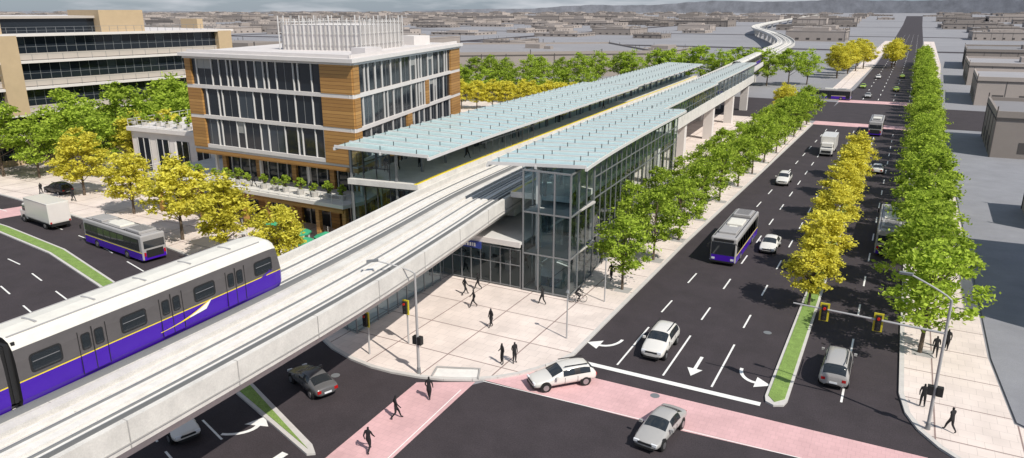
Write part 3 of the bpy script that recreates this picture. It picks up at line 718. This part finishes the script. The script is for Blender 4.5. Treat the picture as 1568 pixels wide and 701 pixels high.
# ------------------------------------------------------------------ vehicles
def car_mesh(name,paint,kind='sedan'):
    P={'sedan':dict(L=4.6,w=0.90,h=1.45,cowl=0.95,rf=0.2,rr=-1.05,rb=-1.75,hood=0.82,deck=0.98,belt=0.92),
       'wagon':dict(L=4.7,w=0.90,h=1.52,cowl=1.0,rf=0.25,rr=-1.95,rb=-2.22,hood=0.86,deck=0.98,belt=0.94),
       'suv':dict(L=4.7,w=0.94,h=1.75,cowl=1.05,rf=0.4,rr=-2.0,rb=-2.25,hood=1.05,deck=1.1,belt=1.08),
       'van':dict(L=5.1,w=0.97,h=1.95,cowl=1.75,rf=0.9,rr=-2.35,rb=-2.5,hood=1.1,deck=1.1,belt=1.08)}[kind]
    L=P['L']/2;w=P['w'];h=P['h'];rw=w*0.70 if kind=='sedan' else w*0.78
    S=[(L,0.34,w*.74,P['hood']*.72,P['hood']*.74,w*.5,'h'),(L-.12,0.24,w*.9,P['hood']*.82,P['hood']*.87,w*.66,'h'),(L-.7,0.2,w*.98,P['hood']*.93,P['hood']*.98,w*.78,'h'),
       (P['cowl'],0.2,w,P['belt']*.96,P['hood']+.1,w*.84,'ws'),(P['rf'],0.2,w,P['belt'],h-.03,rw,'c'),((P['rf']+P['rr'])/2+.06,0.2,w,P['belt'],h,rw,'p'),((P['rf']+P['rr'])/2-.06,0.2,w,P['belt'],h,rw,'c'),
       (P['rr'],0.2,w,P['belt']+.02,h-.05,rw*.97,'rs'),(P['rb'],0.22,w*.98,P['deck']-.04,P['deck'],w*.8,'d')]
    if P['rb']>-L+.3: S.append((-L+.12,0.26,w*.93,P['deck']-.06,P['deck']-.01,w*.76,'d'))
    S.append((-L,0.36,w*.84,P['deck']*.82,P['deck']*.86,w*.66,'d'))
    bm=bmesh.new();rows=[]
    for (y,zb,ww,be,top,r_,k) in S:
        half=[(ww*.9,zb),(ww,(zb+be)/2),(ww*.975,be),(r_,top-.05),(r_*.6,top),(0,top+.015)]
        full=half+[(-a,c) for a,c in half[-2::-1]]
        rows.append([bm.verts.new((a,y,c)) for a,c in full])
    mats=[paint,'carglass','black']
    for i in range(len(rows)-1):
        k=S[i][6]
        for j in range(10):
            f=bm.faces.new((rows[i][j],rows[i+1][j],rows[i+1][j+1],rows[i][j+1]))
            side=j in(2,7);topf=j in(3,4,5,6)
            mi=0
            if k=='ws' and topf: mi=1
            if k=='c' and side: mi=1
            if k=='rs' and topf: mi=1
            if k=='p' and side: mi=2
            f.material_index=mi;f.smooth=True
        f=bm.faces.new((rows[i][0],rows[i][10],rows[i+1][10],rows[i+1][0]));f.material_index=2
    bm.faces.new(rows[0][::-1]) ;bm.faces.new(rows[-1])
    bmesh.ops.recalc_face_normals(bm,faces=bm.faces)
    me=bpy.data.meshes.new(name);bm.to_mesh(me);bm.free()
    for k in mats: me.materials.append(MATS[k])
    o=bpy.data.objects.new('tmp',me);col.objects.link(o);sd=o.modifiers.new('s','SUBSURF');sd.levels=1;sd.render_levels=1
    dg=bpy.context.evaluated_depsgraph_get();me2=bpy.data.meshes.new_from_object(o.evaluated_get(dg));bpy.data.objects.remove(o)
    b=B(name)
    for (x,y) in ((w-.1,L-.85),(-w+.1,L-.85),(w-.1,-L+.9),(-w+.1,-L+.9)):
        sg=1 if x>0 else -1
        b.cyl((x-sg*.12,y,.36),(x+sg*.075,y,.36),.41,'black',n=16)
        b.cyl((x-sg*.1,y,.33),(x+sg*.105,y,.33),.33,'tyre',n=18);b.cyl((x+sg*.1,y,.33),(x+sg*.125,y,.33),.21,'rim',n=10)
    hz=P['hood']*.66
    for sg in (-1,1):
        b.box(sg*w*.62-.17,sg*w*.62+.17,L-.13,L-.02,hz,hz+.15,'headlamp')
        b.box(sg*w*.68-.13,sg*w*.68+.13,-L+.0,-L+.12,P['deck']*.62,P['deck']*.62+.2,'taillamp')
        b.box(sg*(w+.12)-.1,sg*(w+.12)+.1,P['cowl']-.35,P['cowl']-.2,P['belt']-.02,P['belt']+.14,paint)
        for yy in (P['rf']-.15,(P['rf']+P['rr'])/2): b.box(sg*(w*.985)-.01,sg*(w*.985)+.01,yy-.01,yy+.01,.35,P['belt']-.08,'black')
        if kind!='sedan': b.beam((sg*rw*.85,P['rf']-.2,h+.05),(sg*rw*.85,P['rr']+.2,h+.03),.05,.05,'black')
    b.box(-.45,.45,L-.1,L-.0,hz-.02,hz+.1,'black');b.box(-.6,.6,L-.08,L+.02,.28,.42,'black');b.box(-.26,.26,-L-.015,-L+.06,.5,.62,'headlamp')
    m2=b.mesh()
    o1=bpy.data.objects.new('t1',me2);o2=bpy.data.objects.new('t2',m2);col.objects.link(o1);col.objects.link(o2)
    bpy.ops.object.select_all(action='DESELECT');o1.select_set(True);o2.select_set(True);bpy.context.view_layer.objects.active=o1;bpy.ops.object.join()
    me=o1.data;bpy.data.objects.remove(o1);me.name=name;return me
def car(name,me,x,y,head):
    inst(name,me,(x,y,0.0),head)
CM={('sedan','car_silver'):0,('suv','car_white'):0,('wagon','car_white'):0,('sedan','car_grey'):0,('van','car_silver'):0,('sedan','car_white'):0,('sedan','car_lime'):0,('suv','car_dark'):0}
for k in CM: CM[k]=car_mesh(k[0]+'_mesh',k[1],k[0])
PI=math.pi
car('suv_car',CM[('suv','car_white')],-13.8,50.0,PI)
car('station_wagon_car',CM[('wagon','car_white')],-18.3,41.6,PI-0.75)
car('sedan_car',CM[('sedan','car_silver')],-10.3,38.6,PI-0.12)
car('sedan_car',CM[('sedan','car_grey')],-33.3,33.0,PI/2-0.35)
car('sedan_car',CM[('sedan','car_white')],-37.2,25.0,-PI/2-0.3)
car('minivan_car',CM[('van','car_silver')],-1.5,52.0,0)
car('sedan_car',CM[('sedan','car_white')],-10.5,79.5,PI);car('suv_car',CM[('suv','car_white')],-14,113,PI)
car('sedan_car',CM[('sedan','car_white')],-1.9,128.5,0);car('sedan_car',CM[('sedan','car_silver')],-9,242,PI);car('taxi_car',CM[('sedan','car_lime')],-2,266,0)
car('taxi_car',CM[('sedan','car_lime')],-12,272,PI);car('sedan_car',CM[('sedan','car_white')],-9,313,PI);car('suv_car',CM[('suv','car_dark')],-104,57.8,PI/2)
car('taxi_car',CM[('sedan','car_lime')],-1.0,320,0);car('sedan_car',CM[('sedan','car_silver')],-6,400,0)
def rbox(b,x0,x1,y0,y1,z0,z1,k,r=0.15,seg=2):
    bm=bmesh.new();bmesh.ops.create_cube(bm,size=1)
    for v in bm.verts: v.co=Vector(((x0+x1)/2+v.co.x*(x1-x0),(y0+y1)/2+v.co.y*(y1-y0),(z0+z1)/2+v.co.z*(z1-z0)))
    bmesh.ops.bevel(bm,geom=list(bm.edges),offset=r,segments=seg,affect='EDGES',profile=0.5)
    i=len(b.v);bm.verts.ensure_lookup_table()
    for v in bm.verts:b.v.append(tuple(v.co))
    mi=b.mi(k)
    for f in bm.faces:b.f.append(tuple(i+v.index for v in f.verts));b.m.append(mi)
    bm.free()
def wheels(b,xs,ys,r=.48,k='tyre'):
    for x in xs:
        for y in ys:
            sg=1 if x>0 else -1
            b.cyl((x-sg*.25,y,r+.06),(x+sg*.02,y,r+.06),r+.1,'black',n=16);b.cyl((x-sg*.2,y,r),(x+sg*.05,y,r),r,k,n=18);b.cyl((x+sg*.05,y,r),(x+sg*.08,y,r),r*.55,'rim',n=12)
def bus_mesh():
    b=B('city_bus_mesh');W=1.3;L=6.0
    rbox(b,-W,W,-L,L,.32,3.0,'bus_grey',.16,3)
    b.box(-W-.012,W+.012,-L+.15,L-.15,.36,1.12,'purple');b.box(-W+.14,W-.14,-L-.012,L+.012,.38,1.12,'purple')
    b.box(-W-.016,W+.016,-L+.15,L-.15,1.12,1.18,'yellow')
    for sg in (-1,1):
        x=sg*(W+.012)
        b.box(min(x-.018,x)-.002,max(x-.018,x)+.002,-L+.5,L-.5,1.3,2.58,'black')
        for i in range(8):
            y=-L+.7+i*1.38
            b.box(min(x-.02,x+.0),max(x-.02,x+.0)+.008,y,y+1.26,1.38,2.5,'carglass')
        if sg>0:
            for y in (L-1.35,-.3): b.box(W+.01,W+.03,y,y+1.1,.45,2.55,'black');b.box(W+.02,W+.035,y+.08,y+.5,.6,2.45,'carglass');b.box(W+.02,W+.035,y+.6,y+1.02,.6,2.45,'carglass')
    b.box(-W+.12,W-.12,L-.03,L+.03,1.15,2.45,'carglass');b.box(-W+.3,W-.3,L-.02,L+.035,2.55,2.82,'black')
    b.box(-W+.2,W-.2,-L-.03,-L+.02,1.6,2.4,'carglass');b.box(-W+.4,W-.4,-L-.03,-L+.02,.6,1.4,'black')
    b.box(-W+.1,W-.1,L-.05,L+.05,.32,.5,'black')
    for sg in (-1,1):
        b.box(sg*.95-.16,sg*.95+.16,L,L+.04,.62,.82,'headlamp');b.box(sg*1.05-.1,sg*1.05+.1,-L-.04,-L,.8,1.2,'taillamp')
        b.beam((sg*1.2,L,2.5),(sg*1.5,L+.25,2.2),.05,.05,'black');b.box(sg*1.5-.08,sg*1.5+.08,L+.2,L+.26,1.8,2.25,'black')
    rbox(b,-.95,.95,-L+.8,-L+3.4,2.97,3.27,'bus_grey',.08);rbox(b,-.8,.8,-1.2,1.2,2.97,3.2,'train_roof',.07);rbox(b,-.9,.9,2.4,4.6,2.97,3.22,'bus_grey',.07)
    for i in range(9): b.box(-.7,.7,-L+1.0+i*.26,-L+1.06+i*.26,3.27,3.285,'black')
    b.box(-1.1,1.1,-L+3.7,-L+3.8,3.0,3.06,'black');b.box(-.4,.4,1.5,2.1,3.0,3.1,'train_roof')
    for x in (-1.05,1.05): b.box(x-.03,x+.03,-L+.3,L-.4,3.0,3.04,'black')
    wheels(b,(-1.27,1.27),(L-2.6,-L+3.2));return b.mesh()
BM=bus_mesh()
for x,y,a in ((-13.9,77.5,PI),(-4.0,172,0),(0.9,88,0),(-72,45.9,PI/2-0.12),(-19,232,-PI/2)):
    inst('city_bus',BM,(x,y,0),a)
def truck_mesh():
    b=B('box_truck_mesh');rbox(b,-1.22,1.22,-4.2,1.9,.85,3.3,'car_white',.05);b.box(-1.0,1.0,-4.2,3.4,.5,.84,'black')
    rbox(b,-1.05,1.05,2.0,4.0,.45,1.5,'car_white',.12);rbox(b,-1.0,1.0,2.0,3.3,1.35,2.35,'car_white',.15)
    b.face([(-.85,3.34,1.5),(.85,3.34,1.5),(.8,3.2,2.2),(-.8,3.2,2.2)],'carglass');b.box(-1.06,1.06,2.3,3.1,1.5,2.1,'carglass');b.box(-.8,.8,3.98,4.04,.7,1.1,'black')
    for sg in(-1,1): b.box(sg*.8-.15,sg*.8+.15,4.0,4.03,.9,1.1,'headlamp');b.box(sg*1.05-.1,sg*1.05+.1,-4.23,-4.2,.9,1.1,'taillamp')
    b.box(-1.1,1.1,-4.22,-4.2,1.0,3.15,'wall_white')
    for z in (.95,3.2): b.box(-1.235,1.235,-4.1,1.8,z,z+.05,'rim')
    wheels(b,(-1.1,1.1),(2.9,-2.6),.42);return b.mesh()
TM=truck_mesh()
inst('box_truck',TM,(-90.2,47.9,0),PI/2-0.12);inst('box_truck',TM,(-10.6,142,0),PI)
# ------------------------------------------------------------------ train
def train_car(nose):
    b=B('train_car_mesh')
    prof=[(1.22,-.15,'black'),(1.34,.15,'purple'),(1.38,1.0,'purple'),(1.385,1.06,'yellow'),(1.37,2.0,'train_grey'),(1.30,2.55,'train_grey'),(1.12,2.9,'train_roof'),(.8,3.07,'train_roof'),(0,3.15,'train_roof')]
    full=prof+[(-p[0],p[1],p[2]) for p in prof[-2::-1]]
    def keyfor(j):
        m=len(prof)-1
        return prof[j+1][2] if j<m else prof[2*m-j][2]
    st=[(-8.2,1,0),(7.0,1,0)]+([(7.6,.99,.02),(8.1,.93,.1),(8.35,.80,.22)] if nose else [(8.2,1,0)])
    rows=[]
    for y,s_,dz in st:
        i=len(b.v);b.v+=[(p[0]*s_,y-(.35*max(0,p[1]-1)*(1-s_)*5 if s_<1 else 0),p[1]*(1-dz*.5)+dz*.1) for p in full];rows.append(i)
    n=len(full)
    for r0,r1 in zip(rows[:-1],rows[1:]):
        for j in range(n-1):
            b.f.append((r0+j,r0+j+1,r1+j+1,r1+j)[::-1]);b.m.append(b.mi(keyfor(j)))
    b.f.append(tuple(rows[0]+j for j in range(n)));b.m.append(b.mi('black'))
    b.f.append(tuple(rows[-1]+j for j in range(n))[::-1]);b.m.append(b.mi('carglass'))
    def rr(x,y0,y1,z0,z1,k,r=.18):
        P=[]
        for (cy,cz,a0) in ((y1-r,z1-r,0),(y0+r,z1-r,90),(y0+r,z0+r,180),(y1-r,z0+r,270)):
            for t in (0,30,60,90): a=R(a0+t);P.append((cy+r*math.cos(a),cz+r*math.sin(a)))
        b.face([(x-(.02*(z-1.3)*(1 if x>0 else -1)),y,z) for y,z in P],k)
    for i in range(7):
        y=-6.9+i*2.25
        for sg in (-1,1):
            x=sg*1.39
            if i%2==0:
                rr(x+sg*.004,y-.75,y+.75,1.22,2.12,'black');rr(x+sg*.014,y-.66,y+.66,1.30,2.04,'carglass',.14);rr(x+sg*.02,y-.62,y+.62,1.72,1.76,'rail',.015)
            else:
                for d in (-.66,.02):
                    b.beam((x-sg*.0,y+d+.32,.1),(x-sg*.0,y+d+.32,1.0),.02,.66,'purple');b.beam((x-sg*.03,y+d+.32,1.1),(x-sg*.075,y+d+.32,2.3),.03,.64,'train_grey')
                    rr(x+sg*.0+sg*.01,y+d+.08,y+d+.56,1.25,2.08,'black',.12);rr(x+sg*.02,y+d+.13,y+d+.51,1.31,2.02,'carglass',.1)
                b.box(min(x,x+sg*.01)-.005,max(x,x+sg*.01)+.005,y-.02,y+.03,.1,2.3,'black')
                for d in(-.7,.72): b.box(x-.012,x+.012,y+d-.015,y+d+.015,.1,2.25,'black')
    if nose:
        for sg in (-1,1):
            x=sg*1.412
            A=[];Bq=[]
            for t in range(11):
                f=t/10;A.append((x,-1.0+f*3.3,.42+.10*f+.56*f**2.2));Bq.append((x,-1.0+f*2.9,.39+.08*f+.20*f**2))
            b.face(A+Bq[::-1],'yellow')
            A=[(x+sg*.006,.9+f*1.6,.60+.50*f**1.3) for f in (0,.25,.5,.75,1)];Bq=[(x+sg*.006,.9+f*1.15,.53+.10*f) for f in (0,.25,.5,.75,1)]
            b.face(A+Bq[::-1],'paint')
            b.face([(x-sg*.008,6.3,1.0),(x-sg*.008,7.0,1.25),(x-sg*.07,7.55,2.1),(x-sg*.09,7.9,1.0)],'purple')
    for i in range(5): b.box(-.5,.5,-6.6+i*2.9,-6.5+i*2.9,3.12,3.165,'bus_grey')
    for x_ in (-.85,.85): b.box(x_-.03,x_+.03,-8.1,7.0,3.04,3.09,'bus_grey')
    for y in (-5.6,5.6):
        b.box(-.9,.9,y-1.1,y+1.1,-.2,.1,'black')
        for x in (-.75,.75):
            for dy in (-.8,.8): b.cyl((x-.06,y+dy,.0),(x+.06,y+dy,.0),.3,'rail',n=14)
    return b.mesh()
tr=empty('commuter_train')
def place_car(me,lat,y,z,nm,flip=False,par=tr):
    p0=Vector(LP(lat,y-5.6,z));p1=Vector(LP(lat,y+5.6,z));m_=(p0+p1)/2;d=p1-p0
    inst(nm,me,m_,math.atan2(-d.x,d.y)+(PI if flip else 0),1,par)
TN=train_car(True);TP=train_car(False)
place_car(TN,-2.3,23.2,8.22,'lead_car');place_car(TP,-2.3,6.3,8.22,'trailing_car')
jb=B('gangway')
for k in range(5):
    y=14.45+k*.16;c_=LP(-2.3,y,0);jb.box(c_[0]-1.25+(k%2)*.08,c_[0]+1.25-(k%2)*.08,y-.08,y+.08,8.3,11.1-(k%2)*.06,'black')
jb.obj(tr)
tr2=empty('commuter_train')
for i in range(4): place_car(TN if i==3 else TP,2.3,218+i*16.8,8.22,'carriage',False,tr2)
# ------------------------------------------------------------------ people
def person_mesh(name,pose):
    J={'pel':((0,0,.95),.13,.10),'sp':((0,0,1.15),.125,.095),'ch':((0,.01,1.36),.165,.11),'nk':((0,.01,1.50),.055,.055),'h0':((0,.025,1.58),.075,.085),'h1':((0,.025,1.69),.075,.09),
       'sL':((-.17,0,1.41),.07,.07),'sR':((.17,0,1.41),.07,.07),'hL':((-.09,0,.88),.1,.1),'hR':((.09,0,.88),.1,.1)}
    if pose=='walk':
        J.update({'eL':((-.23,-.12,1.15),.048,.048),'wL':((-.24,-.02,.92),.035,.035),'fL':((-.24,.04,.80),.04,.03),'eR':((.23,.1,1.16),.048,.048),'wR':((.24,.26,.97),.035,.035),'fR':((.24,.34,.88),.04,.03),
         'kL':((-.1,.2,.5),.07,.075),'aL':((-.1,.32,.1),.045,.045),'tL':((-.1,.47,.06),.045,.035),'kR':((.1,-.02,.48),.07,.075),'aR':((.1,-.33,.16),.045,.045),'tR':((.1,-.22,.04),.045,.035)})
    elif pose=='coat':
        J.update({'pel':((0,0,.95),.17,.13),'hL':((-.08,0,.8),.16,.14),'hR':((.08,0,.8),.16,.14),'eL':((-.23,-.05,1.15),.05,.05),'wL':((-.22,.1,.95),.035,.035),'fL':((-.22,.15,.87),.04,.03),'eR':((.23,.05,1.15),.05,.05),'wR':((.24,.1,.92),.035,.035),'fR':((.24,.14,.82),.04,.03),
         'kL':((-.08,.1,.48),.085,.085),'aL':((-.08,.17,.1),.045,.045),'tL':((-.08,.3,.05),.045,.035),'kR':((.08,-.05,.48),.085,.085),'aR':((.08,-.18,.12),.045,.045),'tR':((.08,-.06,.05),.045,.035)})
    elif pose=='ride':
        J.update({'sp':((0,.1,1.12),.125,.095),'ch':((0,.28,1.28),.165,.11),'nk':((0,.38,1.39),.055,.055),'h0':((0,.43,1.47),.075,.085),'h1':((0,.45,1.58),.075,.09),'sL':((-.17,.3,1.31),.07,.07),'sR':((.17,.3,1.31),.07,.07),
         'eL':((-.22,.45,1.12),.048,.048),'wL':((-.2,.62,1.02),.035,.035),'fL':((-.2,.7,1.02),.04,.03),'eR':((.22,.45,1.12),.048,.048),'wR':((.2,.62,1.02),.035,.035),'fR':((.2,.7,1.02),.04,.03),
         'kL':((-.11,.42,.72),.07,.07),'aL':((-.12,.3,.32),.045,.045),'tL':((-.12,.43,.28),.045,.035),'kR':((.11,.35,.58),.07,.07),'aR':((.12,.12,.18),.045,.045),'tR':((.12,.26,.15),.045,.035)})
    else:
        J.update({'eL':((-.24,-.03,1.13),.048,.048),'wL':((-.23,.04,.9),.035,.035),'fL':((-.22,.07,.79),.04,.03),'eR':((.25,0,1.14),.048,.048),'wR':((.17,.2,1.05),.035,.035),'fR':((.1,.27,1.08),.04,.03),
         'kL':((-.11,.02,.49),.07,.075),'aL':((-.12,-.02,.1),.045,.045),'tL':((-.14,.13,.05),.045,.035),'kR':((.11,.04,.49),.07,.075),'aR':((.13,0,.1),.045,.045),'tR':((.17,.14,.05),.045,.035)})
    E=[('pel','sp'),('sp','ch'),('ch','nk'),('nk','h0'),('h0','h1'),('ch','sL'),('ch','sR'),('sL','eL'),('eL','wL'),('wL','fL'),('sR','eR'),('eR','wR'),('wR','fR'),('pel','hL'),('pel','hR'),('hL','kL'),('kL','aL'),('aL','tL'),('hR','kR'),('kR','aR'),('aR','tR')]
    K_=list(J);me=bpy.data.meshes.new('p');me.from_pydata([J[k][0] for k in K_],[(K_.index(a),K_.index(c)) for a,c in E],[])
    o=bpy.data.objects.new('p',me);col.objects.link(o);o.modifiers.new('s','SKIN')
    for i,k in enumerate(K_): me.skin_vertices[0].data[i].radius=(J[k][1],J[k][2])
    me.skin_vertices[0].data[0].use_root=True
    sb=o.modifiers.new('d','SUBSURF');sb.levels=1
    dg=bpy.context.evaluated_depsgraph_get();m2=bpy.data.meshes.new_from_object(o.evaluated_get(dg));bpy.data.objects.remove(o)
    m2.name=name;m2.materials.clear();m2.materials.append(MATS['silhouette']);return m2
PM=[person_mesh('person_walk','walk'),person_mesh('person_coat','coat'),person_mesh('person_stand','stand')]
PR=person_mesh('person_ride','ride')
Z0=0.13
for x,y,z,k,a in ((-23.2,41.9,Z0,2,2.5),(-22.5,42.5,Z0,2,-2.0),(-27.1,47.1,Z0,1,2.6),(-25.5,53.4,Z0,0,1.3),(-32.7,52.1,Z0,0,-.6),(-32.3,53.8,Z0,0,1.8),(-35.7,57,.17,0,-1.3),(-38.2,54.7,Z0,2,.3),(-39.5,50.4,Z0,0,1.6),
   (-25.2,35.4,0,1,.3),(-25.7,32.4,0,0,-.9),(-24.9,28.7,0,0,.2),(3.9,49.6,Z0,2,0),(5.4,47.1,Z0,0,.8),(4.8,58.2,Z0,0,0),(5.6,60,Z0,1,3),(-105,56,Z0,0,1.5),(-97.3,55.8,Z0,0,-1.5),(-57,58.9,5,2,0),(-66,59,5,0,1.5),(-59,52,Z0,0,1),(-52.5,54,Z0,2,2),(-50,51,Z0,0,-1),
   (-63,51.5,Z0,0,2),(-24.8,58.5,7.78,2,.5),(-24.9,66,Z0,0,.2),(-22.5,84,Z0,0,3),(-21.8,97,Z0,0,0),(-22.3,108,Z0,1,0),(-22.9,70,Z0,0,0),(-31,61,.17,0,1),(-34,64,.17,0,2),(-40,62,.17,0,2),(-21.5,126,Z0,0,0),(-20.2,140,Z0,0,0),
   (-45,48,Z0,0,1),(-54,50,Z0,1,2),(-47,55,Z0,2,2),(-30.5,50,Z0,0,2.2),(-22.3,62,Z0,0,3.1)):
    inst('pedestrian',PM[k],(x,y,z),a)
for la,y in ((-10.5,60),(-10,61.5),(-8.6,63.5),(-6.3,70),(-7,85),(-8,92),(-7,100),(6.5,75),(7,85),(-6,118)):
    inst('pedestrian',PM[rnd.randint(0,2)],LP(la,y,8.75),rnd.uniform(0,6))
cy=empty('cyclist',(-23.0,55.3,Z0),-PI/2+.5)
b=B('bicycle')
for y in (-.5,.55):
    for i in range(20):
        a0=2*PI*i/20;a1=2*PI*(i+1)/20;b.cyl((0,y+.34*math.cos(a0),.35+.34*math.sin(a0)),(0,y+.34*math.cos(a1),.35+.34*math.sin(a1)),.022,'tyre',n=5)
    for i in range(6): a0=PI*i/6;b.cyl((0,y+.33*math.cos(a0),.35+.33*math.sin(a0)),(0,y-.33*math.cos(a0),.35-.33*math.sin(a0)),.005,'rim',n=3)
for p,q_ in (((0,-.5,.35),(0,0,.3)),((0,0,.3),(0,-.15,.85)),((0,-.5,.35),(0,-.12,.75)),((0,-.12,.75),(0,.42,.8)),((0,0,.3),(0,.42,.75)),((0,.55,.35),(0,.42,.95)),((-.25,.5,1.0),(.25,.5,1.0))): b.cyl(p,q_,.02,'black',n=6)
b.box(-.07,.07,-.28,-.02,.85,.9,'black');b.obj(cy);inst('rider',PR,(0,-.12,0),0,1,cy)
# ------------------------------------------------------------------ street furniture
def lamp(x,y,h,dirx,diry,arm=2.8):
    e=empty('street_lamp',(x,y,0.1));b=B('pole');b.cyl((0,0,0),(0,0,.5),.16,'steel',.13,n=12);b.cyl((0,0,.5),(0,0,h-1.1),.11,'lamp_metal',.075,n=12)
    P=[]
    for i in range(9):
        t=i/8*PI/2;P.append((dirx*arm*math.sin(t)**1.3,diry*arm*math.sin(t)**1.3,h-1.1+1.1*math.sin(t*0.98+.02)))
    b.tube([(0,0,h-1.1)]+P,.055,'lamp_metal');hx,hy,hz=P[-1]
    b.beam((hx-dirx*.2,hy-diry*.2,hz),(hx+dirx*.6,hy+diry*.6,hz-.04),.26,.13,'steel');b.obj(e);return e
def sig(b,x,y,z):
    b.box(x-.28,x+.28,y-.04,y+.04,z-.6,z+.6,'signal_yellow');b.box(x-.17,x+.17,y-.22,y+.16,z-.5,z+.5,'black')
    for i,k in enumerate(('red_light','black','black')): b.cyl((x,y-.22,z+.32-i*.32),(x,y-.32,z+.32-i*.32),.09,k,n=12)
e=lamp(-27.8,37.9,8.7,-.8,-.6,2.6);b=B('pedestrian_signal');b.box(-.35,-.05,-.15,.2,2.3,2.9,'black');b.box(.05,.35,-.15,.2,2.3,2.9,'black');b.obj(e)
e=lamp(4.2,46.8,9.7,-.9,.2,2.6)
b=B('signal_arm');b.cyl((0,0,6.5),(-8.6,.2,6.7),.08,'lamp_metal',.05,n=8);sig(b,-6.7,.2,6.45);sig(b,-3.6,.15,6.4);b.box(.1,.45,-.15,.15,2.4,3.0,'black');b.box(-.4,-.08,-.15,.15,2.4,3.0,'black');b.obj(e)
for x,y,hh in ((-32.8,38.6,3.4),(-31.3,41.5,3.6)):
    e=empty('traffic_signal',(x,y,.13));b=B('signal');b.cyl((0,0,0),(0,0,hh),.07,'lamp_metal',n=8);sig(b,0,-.15,hh-.5);b.obj(e)
for x,y in ((-20.8,48.1),(-20.9,56.6)):
    e=empty('pedestrian_lamp_post',(x,y,.13));b=B('post');b.cyl((0,0,0),(0,0,4),.07,'lamp_metal',.05,n=8);b.cyl((0,0,3.9),(0,0,4.1),.18,'steel',.1,n=10);b.obj(e)
for i in range(12):
    y=66+i*9.8;e=empty('pedestrian_lamp_post',(-22.2+(y-60)*.018,y,.13));b=B('post');b.cyl((0,0,0),(0,0,4.2),.06,'lamp_metal',.05,n=8);b.cyl((0,0,4.1),(0,0,4.35),.18,'steel',.1,n=10);b.obj(e)
tp=B('tree_grate')
for y,h in LT:
    x=-20.4+(y-60)*.018;tp.box(x-.7,x+.7,y-.7,y+.7,.12,.145,'concrete_dark')
for y in (58.5,66,74,82,90): tp.box(3.3,4.7,y-.7,y+.7,.12,.145,'concrete_dark')
tp.obj()
# ------------------------------------------------------------------ light, world, camera
SV=Vector((0.80,-0.34,0.95)).normalized()
sl=bpy.data.lights.new('sun','SUN');sl.energy=4.8;sl.angle=R(.5);sl.color=(1,.94,.85)
so=bpy.data.objects.new('sun',sl);col.objects.link(so);so.rotation_euler=SV.to_track_quat('Z','Y').to_euler()
wd_=bpy.data.worlds.new('World');scene.world=wd_;wd_.use_nodes=True;nt=wd_.node_tree;n=nt.nodes;l=nt.links
bg=n['Background'];sk=n.new('ShaderNodeTexSky');sk.sky_type='NISHITA';sk.sun_disc=False
sk.sun_elevation=math.asin(SV.z);sk.sun_rotation=math.atan2(SV.x,SV.y);sk.dust_density=0.3;sk.air_density=1.0;sk.ozone_density=3.0
tc=n.new('ShaderNodeTexCoord');mpn=n.new('ShaderNodeMapping');mpn.inputs['Scale'].default_value=(1,1,7);nz=n.new('ShaderNodeTexNoise');nz.inputs['Scale'].default_value=7;nz.inputs['Detail'].default_value=8
l.new(tc.outputs['Generated'],mpn.inputs[0]);l.new(mpn.outputs[0],nz.inputs['Vector'])
mb=n.new('ShaderNodeMix');mb.data_type='RGBA';mb.inputs[0].default_value=.6;l.new(sk.outputs[0],mb.inputs[6]);mb.inputs[7].default_value=(2.6,3.9,6.0,1)
cr=n.new('ShaderNodeValToRGB');cr.color_ramp.elements[0].position=.46;cr.color_ramp.elements[1].position=.62;l.new(nz.outputs[0],cr.inputs[0])
mx=n.new('ShaderNodeMix');mx.data_type='RGBA';l.new(cr.outputs[0],mx.inputs[0]);l.new(mb.outputs[2],mx.inputs[6]);mx.inputs[7].default_value=(7.6,8.0,8.6,1)
l.new(mx.outputs[2],bg.inputs[0]);bg.inputs[1].default_value=.075
cd=bpy.data.cameras.new('camera');cd.sensor_width=36;cd.lens=36*1107/1568;cd.clip_end=14000;cd.clip_start=.5
co=bpy.data.objects.new('camera',cd);col.objects.link(co);co.location=(0,0,25)
co.rotation_euler=(math.pi/2-math.atan(335.5/1107),0,math.atan(618/math.hypot(1107,335.5)));scene.camera=co
scene.view_settings.view_transform='Standard';scene.view_settings.look='None';scene.view_settings.exposure=0
print('city',cnt,'objs',len(bpy.data.objects))
